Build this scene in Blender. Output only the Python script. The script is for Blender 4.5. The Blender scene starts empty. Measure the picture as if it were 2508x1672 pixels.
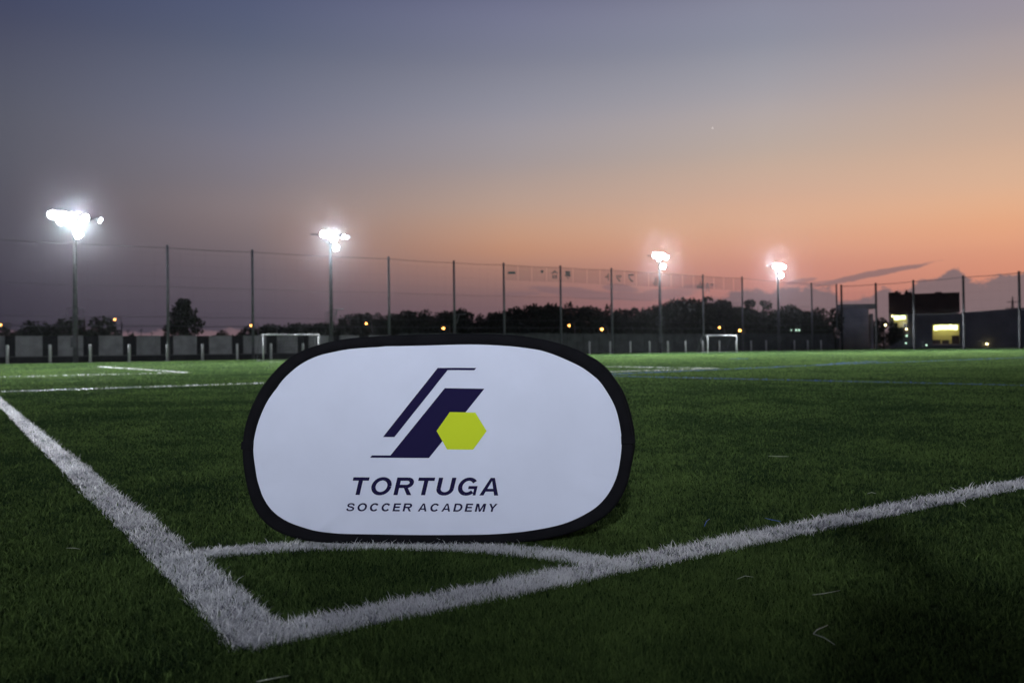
import bpy, bmesh, math, random
import numpy as np
from mathutils import Vector, Matrix, noise as mnoise

R = math.radians
rnd = random.Random(7)
sc = bpy.context.scene
col = sc.collection

# ------------------------------------------------------------------ camera
H = 0.5634
FPX = 2050.0
PITCH, ROLL, YAWP = R(0.5785), R(0.7138), R(33.88)     # YAWP: angle between view direction and goal line
fwd = Vector((0, math.cos(PITCH), math.sin(PITCH)))
rt = Vector((1, 0, 0)); upv = rt.cross(fwd)
cr_, sr_ = math.cos(ROLL), math.sin(ROLL)
rt2 = cr_ * rt - sr_ * upv
up2 = sr_ * rt + cr_ * upv
cam_d = bpy.data.cameras.new('camera')
cam = bpy.data.objects.new('camera', cam_d); col.objects.link(cam)
M = Matrix((rt2, up2, -fwd)).transposed().to_4x4()
M.translation = (0, 0, H)
cam.matrix_world = M
cam_d.sensor_width = 36
cam_d.lens = FPX / 2508 * 36
cam_d.clip_start = 0.05
cam_d.clip_end = 9000
cam_d.dof.use_dof = True
cam_d.dof.focus_distance = 2.55
cam_d.dof.aperture_fstop = 4.2
sc.camera = cam

def ray(px, py):
    d = fwd * FPX + rt2 * (px - 1254) + up2 * (836 - py)
    return d.normalized()
def at(px, py, Y):
    d = ray(px, py); return Vector((0, 0, H)) + d * (Y / d.y)
def ground(px, py, z=0.0):
    d = ray(px, py); return Vector((0, 0, H)) + d * ((z - H) / d.z)
def azel(px, py):
    d = ray(px, py); return math.degrees(math.atan2(d.x, d.y)), math.degrees(math.asin(d.z))
def srgb(r, g, b):
    f = lambda c: (c / 255 / 12.92) if c / 255 <= .04045 else ((c / 255 + .055) / 1.055) ** 2.4
    return (f(r), f(g), f(b), 1)

# ------------------------------------------------------------------ dusk sky
wd = bpy.data.worlds.new('World'); sc.world = wd; wd.use_nodes = True
nt = wd.node_tree; N = nt.nodes; L = nt.links
for n in list(N): N.remove(n)
def wmath(op, a, b=None, clamp=False):
    n = N.new('ShaderNodeMath'); n.operation = op; n.use_clamp = clamp
    for i, v in enumerate((a, b)):
        if v is None: continue
        if isinstance(v, (int, float)): n.inputs[i].default_value = v
        else: L.new(v, n.inputs[i])
    return n.outputs[0]
def wsmooth(v, a, b):
    n = N.new('ShaderNodeMapRange'); n.interpolation_type = 'SMOOTHSTEP'
    L.new(v, n.inputs[0]); n.inputs[1].default_value = a; n.inputs[2].default_value = b
    return n.outputs[0]
def wmix(f, a, b):
    n = N.new('ShaderNodeMix'); n.data_type = 'RGBA'
    L.new(f, n.inputs[0])
    for s, v in ((n.inputs[6], a), (n.inputs[7], b)):
        if isinstance(v, tuple): s.default_value = v
        else: L.new(v, s)
    return n.outputs[2]
tc = N.new('ShaderNodeTexCoord'); sx = N.new('ShaderNodeSeparateXYZ'); L.new(tc.outputs['Generated'], sx.inputs[0])
EL = wmath('MULTIPLY', wmath('ARCSINE', sx.outputs[2]), 57.29578)
AZ = wmath('MULTIPLY', wmath('ARCTAN2', sx.outputs[0], sx.outputs[1]), 57.29578)
SUNAZ = 42.0                                             # where the sun went down, just right of the frame
AF = wmath('SUBTRACT', SUNAZ, wmath('ABSOLUTE', wmath('SUBTRACT', AZ, SUNAZ)))
def ramp(stops):
    f = wmath('DIVIDE', EL, 90.0, True)
    n = N.new('ShaderNodeValToRGB'); n.color_ramp.interpolation = 'CARDINAL'
    e = n.color_ramp.elements
    while len(e) > 1: e.remove(e[-1])
    e[0].position = stops[0][0] / 90; e[0].color = srgb(*stops[0][1])
    for el, c in stops[1:]:
        k = e.new(el / 90); k.color = srgb(*c)
    L.new(f, n.inputs[0]); return n.outputs[0]
HI = (70, (36, 43, 68))
cols = [(-31.1, [(0, (54, 50, 62)), (2.2, (58, 54, 66)), (4.4, (66, 62, 74)), (7.2, (78, 75, 86)), (10.2, (88, 87, 98)), (14.6, (88, 90, 104)), (19, (73, 77, 99)), (23.5, (58, 66, 96)), HI]),
        (-17.2, [(0, (76, 68, 80)), (3.2, (88, 79, 89)), (6, (110, 98, 104)), (8.8, (133, 119, 121)), (11, (129, 121, 128)), (14.4, (118, 118, 134)), (19, (96, 102, 123)), (23.3, (77, 84, 113)), HI]),
        (0, [(0, (104, 82, 92)), (3.8, (132, 102, 102)), (5.8, (172, 128, 112)), (7.2, (192, 145, 120)), (9.4, (187, 156, 139)), (12.2, (166, 152, 150)), (15.4, (150, 147, 157)), (18.9, (127, 129, 146)), (23, (107, 110, 136)), HI]),
        (17, [(0, (128, 94, 98)), (3.2, (176, 119, 114)), (5.6, (207, 146, 128)), (7.8, (217, 168, 141)), (9.8, (209, 171, 149)), (12.4, (191, 170, 157)), (15.6, (172, 164, 166)), (18.9, (146, 147, 160)), (22.4, (128, 129, 148)), HI]),
        (30.5, [(0, (152, 104, 100)), (3.2, (202, 132, 112)), (5.6, (221, 155, 125)), (7.4, (228, 170, 134)), (9.2, (221, 177, 147)), (11.7, (205, 173, 152)), (14.8, (184, 164, 155)), (18, (160, 151, 157)), (21.5, (137, 131, 147)), HI]),
        ]
cur = ramp(cols[0][1])
for (a0, _), (a1, st) in zip(cols[:-1], cols[1:]):
    f = N.new('ShaderNodeMapRange'); L.new(AF, f.inputs[0]); f.inputs[1].default_value = a0; f.inputs[2].default_value = a1
    cur = wmix(f.outputs[0], cur, ramp(st))
# clouds: low bank near the sunset and thin streaks
cv = N.new('ShaderNodeCombineXYZ'); L.new(AZ, cv.inputs[0]); L.new(wmath('MULTIPLY', EL, 1.6), cv.inputs[1])
def wnoise(scale, detail, rough=.55, off=0.0):
    n = N.new('ShaderNodeTexNoise'); n.inputs['Scale'].default_value = scale; n.inputs['Detail'].default_value = detail
    n.inputs['Roughness'].default_value = rough
    m = N.new('ShaderNodeVectorMath'); m.operation = 'ADD'; L.new(cv.outputs[0], m.inputs[0]); m.inputs[1].default_value = (off, off * 1.7, 0)
    L.new(m.outputs[0], n.inputs['Vector']); return wmath('SUBTRACT', n.outputs[0], .5)
n1 = wnoise(.55, 6); n2 = wnoise(1.6, 5, .6, 11.3)
cloud = None
def addc(m):
    global cloud
    cloud = m if cloud is None else wmath('MAXIMUM', cloud, m)
# bank: top elevation against azimuth
fc = N.new('ShaderNodeFloatCurve')
a_lo, a_hi = -4.0, 60.0
pts = [(1240, 800), (1600, 790), (1690, 742), (1760, 724), (1850, 710), (1960, 702), (2040, 706), (2060, 728), (2130, 722), (2165, 702), (2200, 716), (2240, 690), (2270, 680), (2300, 680), (2328, 656), (2352, 662), (2368, 682), (2400, 688), (2425, 676), (2455, 664), (2508, 660)]
cpts = [((azel(x, y)[0] - a_lo) / (a_hi - a_lo), azel(x, y)[1] / 12) for x, y in pts]
c = fc.mapping.curves[0]
c.points[0].location = cpts[0]; c.points[-1].location = (1, 4.6 / 12)
for p_ in cpts[1:]: c.points.new(*p_)
for p_ in c.points: p_.handle_type = 'AUTO_CLAMPED'
fc.mapping.update()
N.update() if hasattr(N, 'update') else None
mr = N.new('ShaderNodeMapRange'); L.new(AF, mr.inputs[0]); mr.inputs[1].default_value = a_lo; mr.inputs[2].default_value = a_hi
N_fc = nt.nodes.new('ShaderNodeFloatCurve') if False else fc
L.new(mr.outputs[0], fc.inputs['Value'])
top = wmath('MULTIPLY', fc.outputs[0], 12.0)
dd = wmath('ADD', wmath('SUBTRACT', top, EL), wmath('ADD', wmath('MULTIPLY', n1, 1.1), wmath('MULTIPLY', n2, .95)))
bank = wsmooth(dd, -.05, .26)
# breaks in the bank where the glow shows through
gap = wsmooth(wmath('ADD', wmath('MULTIPLY', wnoise(.35, 4, .5, 31.0), 2.2), wmath('MULTIPLY', wmath('ABSOLUTE', wmath('SUBTRACT', EL, 2.9)), -.25)), .18, .55)
bank = wmath('MULTIPLY', bank, wmath('SUBTRACT', 1.0, wmath('MULTIPLY', gap, .75)))
addc(bank)
def streak(x, y, hl, hw, tilt, dens, nz=1.0):
    a0, e0 = azel(x, y); k = FPX / 57.29578
    da = wmath('SUBTRACT', AZ, a0); de = wmath('SUBTRACT', EL, e0)
    ct, st = math.cos(R(tilt)), math.sin(R(tilt))
    u = wmath('ADD', wmath('MULTIPLY', da, ct), wmath('MULTIPLY', de, st))
    v = wmath('SUBTRACT', wmath('MULTIPLY', de, ct), wmath('MULTIPLY', da, st))
    v = wmath('ADD', v, wmath('MULTIPLY', n1, .35 * nz))
    r2 = wmath('ADD', wmath('POWER', wmath('ABSOLUTE', wmath('DIVIDE', u, hl / k)), 2), wmath('POWER', wmath('ABSOLUTE', wmath('DIVIDE', v, hw / k)), 2))
    r2 = wmath('ADD', r2, wmath('MULTIPLY', n2, 1.3))
    addc(wmath('MULTIPLY', wsmooth(r2, 1.15, .45), dens))
streak(2130, 673, 145, 7, 9.5, .8); streak(2030, 690, 80, 5, 4, .55)
streak(1960, 689, 40, 6, 9, .6)
streak(1385, 712, 95, 10, -5, .65); streak(1520, 706, 48, 10, -8, .7); streak(1270, 719, 60, 6, 0, .5)
streak(1480, 724, 130, 12, -3, .6); streak(1620, 722, 90, 14, 3, .6); streak(1700, 706, 60, 9, 6, .5)
streak(2300, 745, 22, 10, 0, 0.0)
cr = N.new('ShaderNodeMapRange'); L.new(AF, cr.inputs[0]); cr.inputs[1].default_value = 2; cr.inputs[2].default_value = 30
ccol = wmix(cr.outputs[0], srgb(120, 97, 103), srgb(121, 106, 110))
cur = wmix(wmath('MULTIPLY', cloud, .92), cur, ccol)
bg = N.new('ShaderNodeBackground'); L.new(cur, bg.inputs[0]); bg.inputs[1].default_value = 1.0
wo = N.new('ShaderNodeOutputWorld'); L.new(bg.outputs[0], wo.inputs[0])

sc.view_settings.view_transform = 'Standard'; sc.view_settings.look = 'None'
sc.view_settings.exposure = 0; sc.view_settings.gamma = 1; sc.view_settings.use_curve_mapping = False
sc.cycles.use_denoising = True; sc.cycles.denoising_prefilter = 'ACCURATE'
sc.cycles.max_bounces = 6; sc.cycles.diffuse_bounces = 2; sc.cycles.glossy_bounces = 2
sc.cycles.transmission_bounces = 4; sc.cycles.transparent_max_bounces = 8; sc.cycles.volume_bounces = 0
sc.cycles.sample_clamp_indirect = 4

LAMP_COL = (0.90, 0.94, 1.0)
FIELD_W = 390000.0          # each mast over the far side
SPILL = .082                 # share of that thrown towards the horizon
REAR_W = 41000.0            # the mast behind the corner
HAZE = 0.000045

# ------------------------------------------------------------------ helpers
def tag(o, label=None, cat=None, group=None, kind=None):
    for k, v in (('label', label), ('category', cat), ('group', group), ('kind', kind)):
        if v: o[k] = v
    return o
def empty(name, loc, label, cat, group=None, rz=0.0):
    o = bpy.data.objects.new(name, None); col.objects.link(o)
    o.location = loc; o.rotation_euler = (0, 0, rz); o.empty_display_size = .2
    return tag(o, label, cat, group)
class MB:
    def __init__(s): s.v = []; s.f = []
    def quad(s, a, b, c, d):
        i = len(s.v); s.v += [tuple(a), tuple(b), tuple(c), tuple(d)]; s.f.append((i, i + 1, i + 2, i + 3)); return s
    def poly(s, ps):
        i = len(s.v); s.v += [tuple(p) for p in ps]; s.f.append(tuple(range(i, i + len(ps)))); return s
    def box(s, x0, y0, z0, x1, y1, z1):
        i = len(s.v)
        s.v += [(x0, y0, z0), (x1, y0, z0), (x1, y1, z0), (x0, y1, z0), (x0, y0, z1), (x1, y0, z1), (x1, y1, z1), (x0, y1, z1)]
        s.f += [tuple(i + k for k in q) for q in ((0, 3, 2, 1), (4, 5, 6, 7), (0, 1, 5, 4), (1, 2, 6, 5), (2, 3, 7, 6), (3, 0, 4, 7))]
        return s
    def tube(s, pts, rads, n=10, caps=True):
        pts = [Vector(p) for p in pts]
        if isinstance(rads, (int, float)): rads = [rads] * len(pts)
        base = len(s.v)
        for k, p in enumerate(pts):
            a = pts[max(k - 1, 0)]; b = pts[min(k + 1, len(pts) - 1)]
            t = (b - a).normalized()
            ref = Vector((0, 0, 1)) if abs(t.z) < .9 else Vector((0, 1, 0))
            u = t.cross(ref).normalized(); w = t.cross(u).normalized()
            for j in range(n):
                an = 2 * math.pi * j / n
                s.v.append(tuple(p + (u * math.cos(an) + w * math.sin(an)) * rads[k]))
        for k in range(len(pts) - 1):
            for j in range(n):
                a = base + k * n + j; b = base + k * n + (j + 1) % n
                s.f.append((a, b, b + n, a + n))
        if caps:
            s.f.append(tuple(base + j for j in range(n))[::-1]); s.f.append(tuple(base + (len(pts) - 1) * n + j for j in range(n)))
        return s
    def build(s, name, mat, parent=None, smooth=False, loc=None):
        me = bpy.data.meshes.new(name); me.from_pydata(s.v, [], s.f); me.update()
        bm = bmesh.new(); bm.from_mesh(me); bmesh.ops.recalc_face_normals(bm, faces=bm.faces); bm.to_mesh(me); bm.free()
        if smooth:
            for p in me.polygons: p.use_smooth = len(p.vertices) <= 4
        me.materials.append(mat)
        o = bpy.data.objects.new(name, me); col.objects.link(o)
        if parent: o.parent = parent
        if loc is not None: o.location = loc
        return o
def copy_tree(o, parent=None):
    c = o.copy(); col.objects.link(c); c.parent = parent
    for ch in [x for x in sc.objects if x.parent == o]: copy_tree(ch, c)
    return c

def mat(name, c, rough=.7, spec=.3, var=0.0, scale=6.0, bump=0.0, bscale=40.0, metal=0.0, c2=None):
    m = bpy.data.materials.new(name); m.use_nodes = True
    t = m.node_tree; b = t.nodes['Principled BSDF']
    b.inputs['Roughness'].default_value = rough; b.inputs['Specular IOR Level'].default_value = spec; b.inputs['Metallic'].default_value = metal
    b.inputs['Base Color'].default_value = (*c, 1)
    tcn = t.nodes.new('ShaderNodeTexCoord')
    if var:
        n = t.nodes.new('ShaderNodeTexNoise'); n.inputs['Scale'].default_value = scale; n.inputs['Detail'].default_value = 6
        t.links.new(tcn.outputs['Object'], n.inputs['Vector'])
        cr = t.nodes.new('ShaderNodeValToRGB'); e = cr.color_ramp.elements
        lo = c2 if c2 else tuple(x * (1 - var) for x in c); hi = tuple(min(1, x * (1 + var * .6)) for x in c)
        e[0].position = .32; e[0].color = (*lo, 1); e[1].position = .68; e[1].color = (*hi, 1)
        t.links.new(n.outputs[0], cr.inputs[0]); t.links.new(cr.outputs[0], b.inputs['Base Color'])
    if bump:
        n = t.nodes.new('ShaderNodeTexNoise'); n.inputs['Scale'].default_value = bscale; n.inputs['Detail'].default_value = 5
        t.links.new(tcn.outputs['Object'], n.inputs['Vector'])
        bp = t.nodes.new('ShaderNodeBump'); bp.inputs['Strength'].default_value = bump; bp.inputs['Distance'].default_value = .02
        t.links.new(n.outputs[0], bp.inputs['Height']); t.links.new(bp.outputs[0], b.inputs['Normal'])
    return m
def emat(name, c, s):
    m = bpy.data.materials.new(name); m.use_nodes = True; b = m.node_tree.nodes['Principled BSDF']
    b.inputs['Base Color'].default_value = (.8, .8, .8, 1)
    b.inputs['Emission Color'].default_value = (*c, 1); b.inputs['Emission Strength'].default_value = s
    return m

M_steel = mat('galvanised_steel', (.12, .13, .14), .5, .5, .25, 3)
M_dsteel = mat('dull_steel', (.10, .105, .11), .6, .4, .3, 3)
M_silh = mat('silhouette_steel', (.030, .031, .033), .7, .2, .3, 3)  # steel darkened so the end fence reads as an unlit silhouette
M_goal = mat('weathered_white_paint', (.50, .51, .50), .6, .3, .15, 5)
M_white = mat('white_paint', (.46, .46, .46), .5, .4, .12, 5)
M_lamp = emat('lamp_glass', LAMP_COL, 220)
M_sodium = emat('sodium_lamp', (1.0, .40, .08), 13)
M_paleamber = emat('pale_amber_lamp', (1.0, .82, .36), 14)
M_mint = emat('mint_lamp', (.65, 1.0, .75), 2.2)
M_wall = mat('concrete_panel', (.29, .295, .285), .85, .2, .25, 1.3, .3, 8)
M_dark = mat('dark_panel', (.030, .032, .032), .8, .2, .3, 2)
M_soil = mat('dark_soil', (.022, .024, .02), .95, .1, .4, .8)
M_bark = mat('bark', (.05, .04, .03), .9, .1, .3, 4)
M_leaf = mat('dark_foliage', (.034, .046, .024), .75, .2, .45, .9)
M_net = mat('net_cord', (.05, .05, .055), .9, .1)
M_cable = mat('steel_cable', (.06, .06, .065), .7, .3)

T = Vector((math.cos(YAWP), math.sin(YAWP), 0))       # along the touch line
G = Vector((-math.sin(YAWP), math.cos(YAWP), 0))      # along the goal line
CX, CY = -.46526, -1.60827
CORNER = -(T + G) * .010 + Vector((-CX * math.cos(YAWP) + CY * math.sin(YAWP), -CX * math.sin(YAWP) - CY * math.cos(YAWP), 0))
def pitch(b, a, z=0.0):
    p = CORNER + T * b + G * a; p.z = z; return p

# ------------------------------------------------------------------ turf
def turf_material(name, c, c2, rough=.5, spec=.35):
    m = bpy.data.materials.new(name); m.use_nodes = True; t = m.node_tree; b = t.nodes['Principled BSDF']
    at_ = t.nodes.new('ShaderNodeAttribute'); at_.attribute_name = 'tone'
    cr = t.nodes.new('ShaderNodeValToRGB'); e = cr.color_ramp.elements
    e[0].position = 0; e[0].color = (*c2, 1); e[1].position = 1; e[1].color = (*c, 1)
    t.links.new(at_.outputs['Fac'], cr.inputs[0]); t.links.new(cr.outputs[0], b.inputs['Base Color'])
    b.inputs['Roughness'].default_value = rough; b.inputs['Specular IOR Level'].default_value = spec
    tl = t.nodes.new('ShaderNodeBsdfTranslucent'); mx = t.nodes.new('ShaderNodeMixShader'); mx.inputs[0].default_value = .38
    t.links.new(cr.outputs[0], tl.inputs[0]); t.links.new(b.outputs[0], mx.inputs[1]); t.links.new(tl.outputs[0], mx.inputs[2])
    t.links.new(mx.outputs[0], t.nodes['Material Output'].inputs[0])
    return m
M_blade = turf_material('turf_blade', (.090, .142, .040), (.016, .032, .014), .7, .012)
M_wblade = turf_material('white_turf_blade', (.82, .82, .82), (.30, .30, .33), .6, .15)
M_bblade = turf_material('blue_turf_blade', (.05, .11, .50), (.03, .07, .34), .55, .3)

LW = .11
W = 68.1
ap, ag = W / 2 - 20.16, W / 2 - 9.16
def seg(p, q, w):
    p = Vector(p); q = Vector(q); d = (q - p); l = d.length; d /= l; n = Vector((-d.y, d.x, 0))
    return ('seg', p, d, n, l, w)
# centre lines of the markings (world xy)
LINES = {
    'goal_line': (M_wblade, [seg(pitch(LW / 2 - .004, LW / 2 + .016), pitch(LW / 2 - .004, 64), LW + .008)]),
    'touch_line': (M_wblade, [seg(pitch(LW / 2 + .016, LW / 2 - .004), pitch(100, LW / 2 - .004), LW + .008)]),
    'corner_arc': (M_wblade, [('arc', pitch(0, 0), .935, LW * .90)]),
    'penalty_area_line': (M_wblade, [seg(pitch(0, ap), pitch(16.5, ap), LW), seg(pitch(16.5, ap), pitch(16.5, W - ap), LW)]),
    'goal_area_line': (M_wblade, [seg(pitch(0, ag), pitch(5.5, ag), LW), seg(pitch(5.5, ag), pitch(5.5, W - ag), LW)]),
}
gb = [ground(*q) for q in ((1500, 921), (2508, 944), (1500, 921), (2060, 894))]
blue1 = (gb[0] - (gb[1] - gb[0]).normalized() * 3, gb[1] + (gb[1] - gb[0]).normalized() * 10)
g2 = [ground(1480, 917), ground(2035, 893), ground(2508, 876), ground(2100, 886), ground(1790, 878.5), ground(1825, 878.5)]
LINES['blue_pitch_line'] = (M_bblade, [seg(blue1[0], blue1[1], .09)])
LINES['blue_inner_line'] = (M_bblade, [seg(g2[0], g2[1] + (g2[1] - g2[0]) * 0.0 + Vector((0, 0, 0)), .11), seg(g2[1] - Vector((.5, .2, 0)), g2[2], .14)])
LINES['blue_area_line'] = (M_bblade, [seg(ground(2033, 891), ground(2150, 884.5), .16)])
LINES['blue_spot_mark'] = (M_bblade, [seg(g2[4], g2[5], .25)])

def arc_r(th): return .985 - .145 * th / (math.pi / 2) - .050 * np.sin(2 * th)
def inside(kind, X, Y):
    if kind[0] == 'seg':
        _, p, d, n, l, w = kind
        u = (X - p.x) * d.x + (Y - p.y) * d.y; v = (X - p.x) * n.x + (Y - p.y) * n.y
        return (u > -w / 2) & (u < l + w / 2) & (np.abs(v) < w / 2)
    _, p, r, w = kind
    dx = X - p.x; dy = Y - p.y; rr = np.hypot(dx, dy)
    b = dx * T.x + dy * T.y; a = dx * G.x + dy * G.y
    return (np.abs(rr - arc_r(np.arctan2(a, b))) < w / 2) & (a > 0.02) & (b > 0.02)
def in_lines(X, Y):
    m = np.zeros(len(X), bool)
    for _, ks in LINES.values():
        for k in ks: m |= inside(k, X, Y)
    return m

rng = np.random.default_rng(3)
def vnoise(X, Y, s, seed):
    g = np.random.default_rng(seed).random((64, 64))
    x = X / s; y = Y / s; xi = np.floor(x).astype(int); yi = np.floor(y).astype(int); fx = x - xi; fy = y - yi
    fx = fx * fx * (3 - 2 * fx); fy = fy * fy * (3 - 2 * fy)
    a = g[xi % 64, yi % 64]; b = g[(xi + 1) % 64, yi % 64]; c_ = g[xi % 64, (yi + 1) % 64]; d = g[(xi + 1) % 64, (yi + 1) % 64]
    return (a * (1 - fx) + b * fx) * (1 - fy) + (c_ * (1 - fx) + d * fx) * fy

def blades_mesh(name, X, Y, material, hmul=1.0, wmul=1.0, lean=1.0, tonebias=0.0, kind=None, extra=None, label=None):
    """every blade is its own bent strip of real geometry"""
    n = len(X); D = np.hypot(X, Y)
    hgt = (.006 + .012 * rng.random(n) ** 1.5) * hmul
    stray = rng.random(n) < .025
    hgt = np.where(stray, hgt * 1.7, hgt)
    wid = np.clip(.00056 * D, .0008, .03) * (0.7 + .6 * rng.random(n)) * wmul
    ang = vnoise(X, Y, .23, 5) * 6.0 + vnoise(X, Y, 1.1, 6) * 5 + rng.normal(0, 1.9, n)
    ln = hgt * (0.25 + 1.0 * rng.random(n)) * lean
    fa = rng.random(n) * 2 * np.pi
    # face blades roughly any way round
    wx = np.cos(fa) * wid; wy = np.sin(fa) * wid
    lx = np.cos(ang) * ln; ly = np.sin(ang) * ln
    tone = np.clip(.12 + .75 * rng.random(n) ** 1.3 + .4 * (vnoise(X, Y, .06, 18) - .5) + .45 * (vnoise(X, Y, .35, 8) - .5) + .5 * (vnoise(X, Y * 1.6, 1.7, 9) - .5) + .4 * (vnoise(X, Y * .6, 6.0, 10) - .5) + tonebias + .7 * stray, 0, 1)  # stray blades coloured paler to stand in for sparkle
    near = D < 4.5
    idx3 = np.where(near)[0]; idx1 = np.where(~near)[0]
    def P(i, x, y, z): return np.stack([x, y, z], 1)
    z0 = np.full(n, -.002)
    v = []; a = idx3
    v5 = np.stack([np.stack([X[a] - wx[a], Y[a] - wy[a], z0[a]], 1), np.stack([X[a] + wx[a], Y[a] + wy[a], z0[a]], 1),
                   np.stack([X[a] + lx[a] * .35 + wx[a] * .8, Y[a] + ly[a] * .35 + wy[a] * .8, hgt[a] * .62], 1),
                   np.stack([X[a] + lx[a] * .35 - wx[a] * .8, Y[a] + ly[a] * .35 - wy[a] * .8, hgt[a] * .62], 1),
                   np.stack([X[a] + lx[a], Y[a] + ly[a], hgt[a]], 1)], 1).reshape(-1, 3)
    b = idx1
    v3 = np.stack([np.stack([X[b] - wx[b], Y[b] - wy[b], z0[b]], 1), np.stack([X[b] + wx[b], Y[b] + wy[b], z0[b]], 1),
                   np.stack([X[b] + lx[b], Y[b] + ly[b], hgt[b]], 1)], 1).reshape(-1, 3)
    verts = np.concatenate([v5, v3]); n5 = len(idx3); n3 = len(idx1)
    o5 = np.arange(n5) * 5; quads = np.stack([o5, o5 + 1, o5 + 2, o5 + 3], 1); tris = np.stack([o5 + 3, o5 + 2, o5 + 4], 1)
    o3 = n5 * 5 + np.arange(n3) * 3; tri2 = np.stack([o3, o3 + 1, o3 + 2], 1)
    vt = np.concatenate([np.repeat(tone[idx3], 5), np.repeat(tone[idx1], 3)])
    ev = [] if extra is None else extra[0]
    nb = len(verts)
    if ev: verts = np.concatenate([verts, np.array(ev)]); vt = np.concatenate([vt, np.full(len(ev), .0)])
    loops = np.concatenate([quads.ravel(), tris.ravel(), tri2.ravel()]); sizes = [4] * 0
    sz = np.concatenate([np.full(n5, 4), np.full(n5, 3), np.full(n3, 3)])
    if ev:
        loops = np.concatenate([loops, np.array([q for f in extra[1] for q in f]) + nb]); sz = np.concatenate([sz, np.array([len(f) for f in extra[1]])])
    me = bpy.data.meshes.new(name)
    me.vertices.add(len(verts)); me.vertices.foreach_set('co', verts.astype(np.float32).ravel())
    me.loops.add(len(loops)); me.loops.foreach_set('vertex_index', loops.astype(np.int32))
    me.polygons.add(len(sz)); st = np.concatenate([[0], np.cumsum(sz)[:-1]])
    me.polygons.foreach_set('loop_start', st.astype(np.int32))
    try: me.polygons.foreach_set('loop_total', sz.astype(np.int32))
    except Exception: pass
    me.update(calc_edges=True)
    A = me.attributes.new('tone', 'FLOAT', 'POINT'); A.data.foreach_set('value', vt.astype(np.float32))
    me.materials.append(material)
    o = bpy.data.objects.new(name, me); col.objects.link(o)
    tag(o, label=label, kind=kind)
    return o

# ground under the blades
def ground_material():
    m = bpy.data.materials.new('turf_ground'); m.use_nodes = True; t = m.node_tree; b = t.nodes['Principled BSDF']
    tcn = t.nodes.new('ShaderNodeTexCoord')
    def nz(s, d, stretch=None):
        n = t.nodes.new('ShaderNodeTexNoise'); n.inputs['Scale'].default_value = s; n.inputs['Detail'].default_value = d
        t.links.new(tcn.outputs['Object'], n.inputs['Vector']); return n.outputs[0]
    a = nz(30, 4); c2 = nz(.25, 3)
    mx = t.nodes.new('ShaderNodeMath'); mx.operation = 'ADD'; t.links.new(a, mx.inputs[0]); t.links.new(c2, mx.inputs[1])
    cr = t.nodes.new('ShaderNodeValToRGB'); e = cr.color_ramp.elements
    e[0].position = .36; e[0].color = (.014, .026, .011, 1); e[1].position = .64; e[1].color = (.026, .048, .016, 1)
    hf = t.nodes.new('ShaderNodeMath'); hf.operation = 'MULTIPLY'; hf.inputs[1].default_value = .5
    t.links.new(mx.outputs[0], hf.inputs[0]); t.links.new(hf.outputs[0], cr.inputs[0]); t.links.new(cr.outputs[0], b.inputs['Base Color'])
    b.inputs['Roughness'].default_value = .9; b.inputs['Specular IOR Level'].default_value = .0
    bp = t.nodes.new('ShaderNodeBump'); bp.inputs['Strength'].default_value = .8; bp.inputs['Distance'].default_value = .02
    t.links.new(nz(120, 3), bp.inputs['Height']); t.links.new(bp.outputs[0], b.inputs['Normal'])
    return m
# field sheet bounded by the two net fences, bare ground beyond
F0 = at(412, 867, 70.0); F0.z = 0
def fence_pt(px, off=0.0):
    """where the line of sight through image column px meets the side fence (moved off metres beyond it)"""
    d = ray(px, 857); o = F0 + G * off
    det = d.x * -T.y + d.y * T.x
    s = (o.x * -T.y + o.y * T.x) / det
    return Vector((d.x * s, d.y * s, 0))
FC = fence_pt(2051)                                   # corner of the two fences
def end_pt(px, off=0.0):
    d = ray(px, 857); o = FC + T * off; e = -G
    det = d.x * -e.y + d.y * e.x
    s = (o.x * -e.y + o.y * e.x) / det
    return Vector((d.x * s, d.y * s, 0))
edge = G * -1.3
fa = F0 - T * 70 + edge; fb = FC + edge - T * 1.3
fc_ = fb - G * 135; fd = fa - G * 135
MB().quad(fd, fc_, fb, fa).build('field', ground_material())['kind'] = 'structure'
MB().quad((-3000, -400, -.03), (3000, -400, -.03), (3000, 4000, -.03), (-3000, 4000, -.03)).build('ground', M_soil)['kind'] = 'structure'

def sample(z0, z1, dens=187000.0, k=.66, pad=1.0):
    """blade roots: density falls with the square of the distance; the strip is wider than the picture"""
    zz = np.exp(np.linspace(math.log(z0), math.log(z1), 4000)); w = (k / zz + pad / zz ** 2)
    cdf = np.concatenate([[0], np.cumsum((w[1:] + w[:-1]) / 2 * np.diff(zz))]); nb = int(2 * dens * cdf[-1])
    Z = np.interp(rng.random(nb) * cdf[-1], cdf, zz); X = (rng.random(nb) * 2 - 1) * (k * Z + pad)
    # inside the field only
    nx = (X - fa.x) * G.x + (Z - fa.y) * G.y; tx = (X - fb.x) * T.x + (Z - fb.y) * T.y
    ok = (nx < -.1) & (tx < -.1)
    return X[ok], Z[ok]
X, Y = sample(1.12, 75)
keep = ~(in_lines(X + rng.normal(0, .006, len(X)), Y + rng.normal(0, .006, len(X))) & (rng.random(len(X)) < .86))
blades_mesh('grass', X[keep], Y[keep], M_blade, kind='stuff', label='short dark green artificial grass blades covering the pitch')
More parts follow.
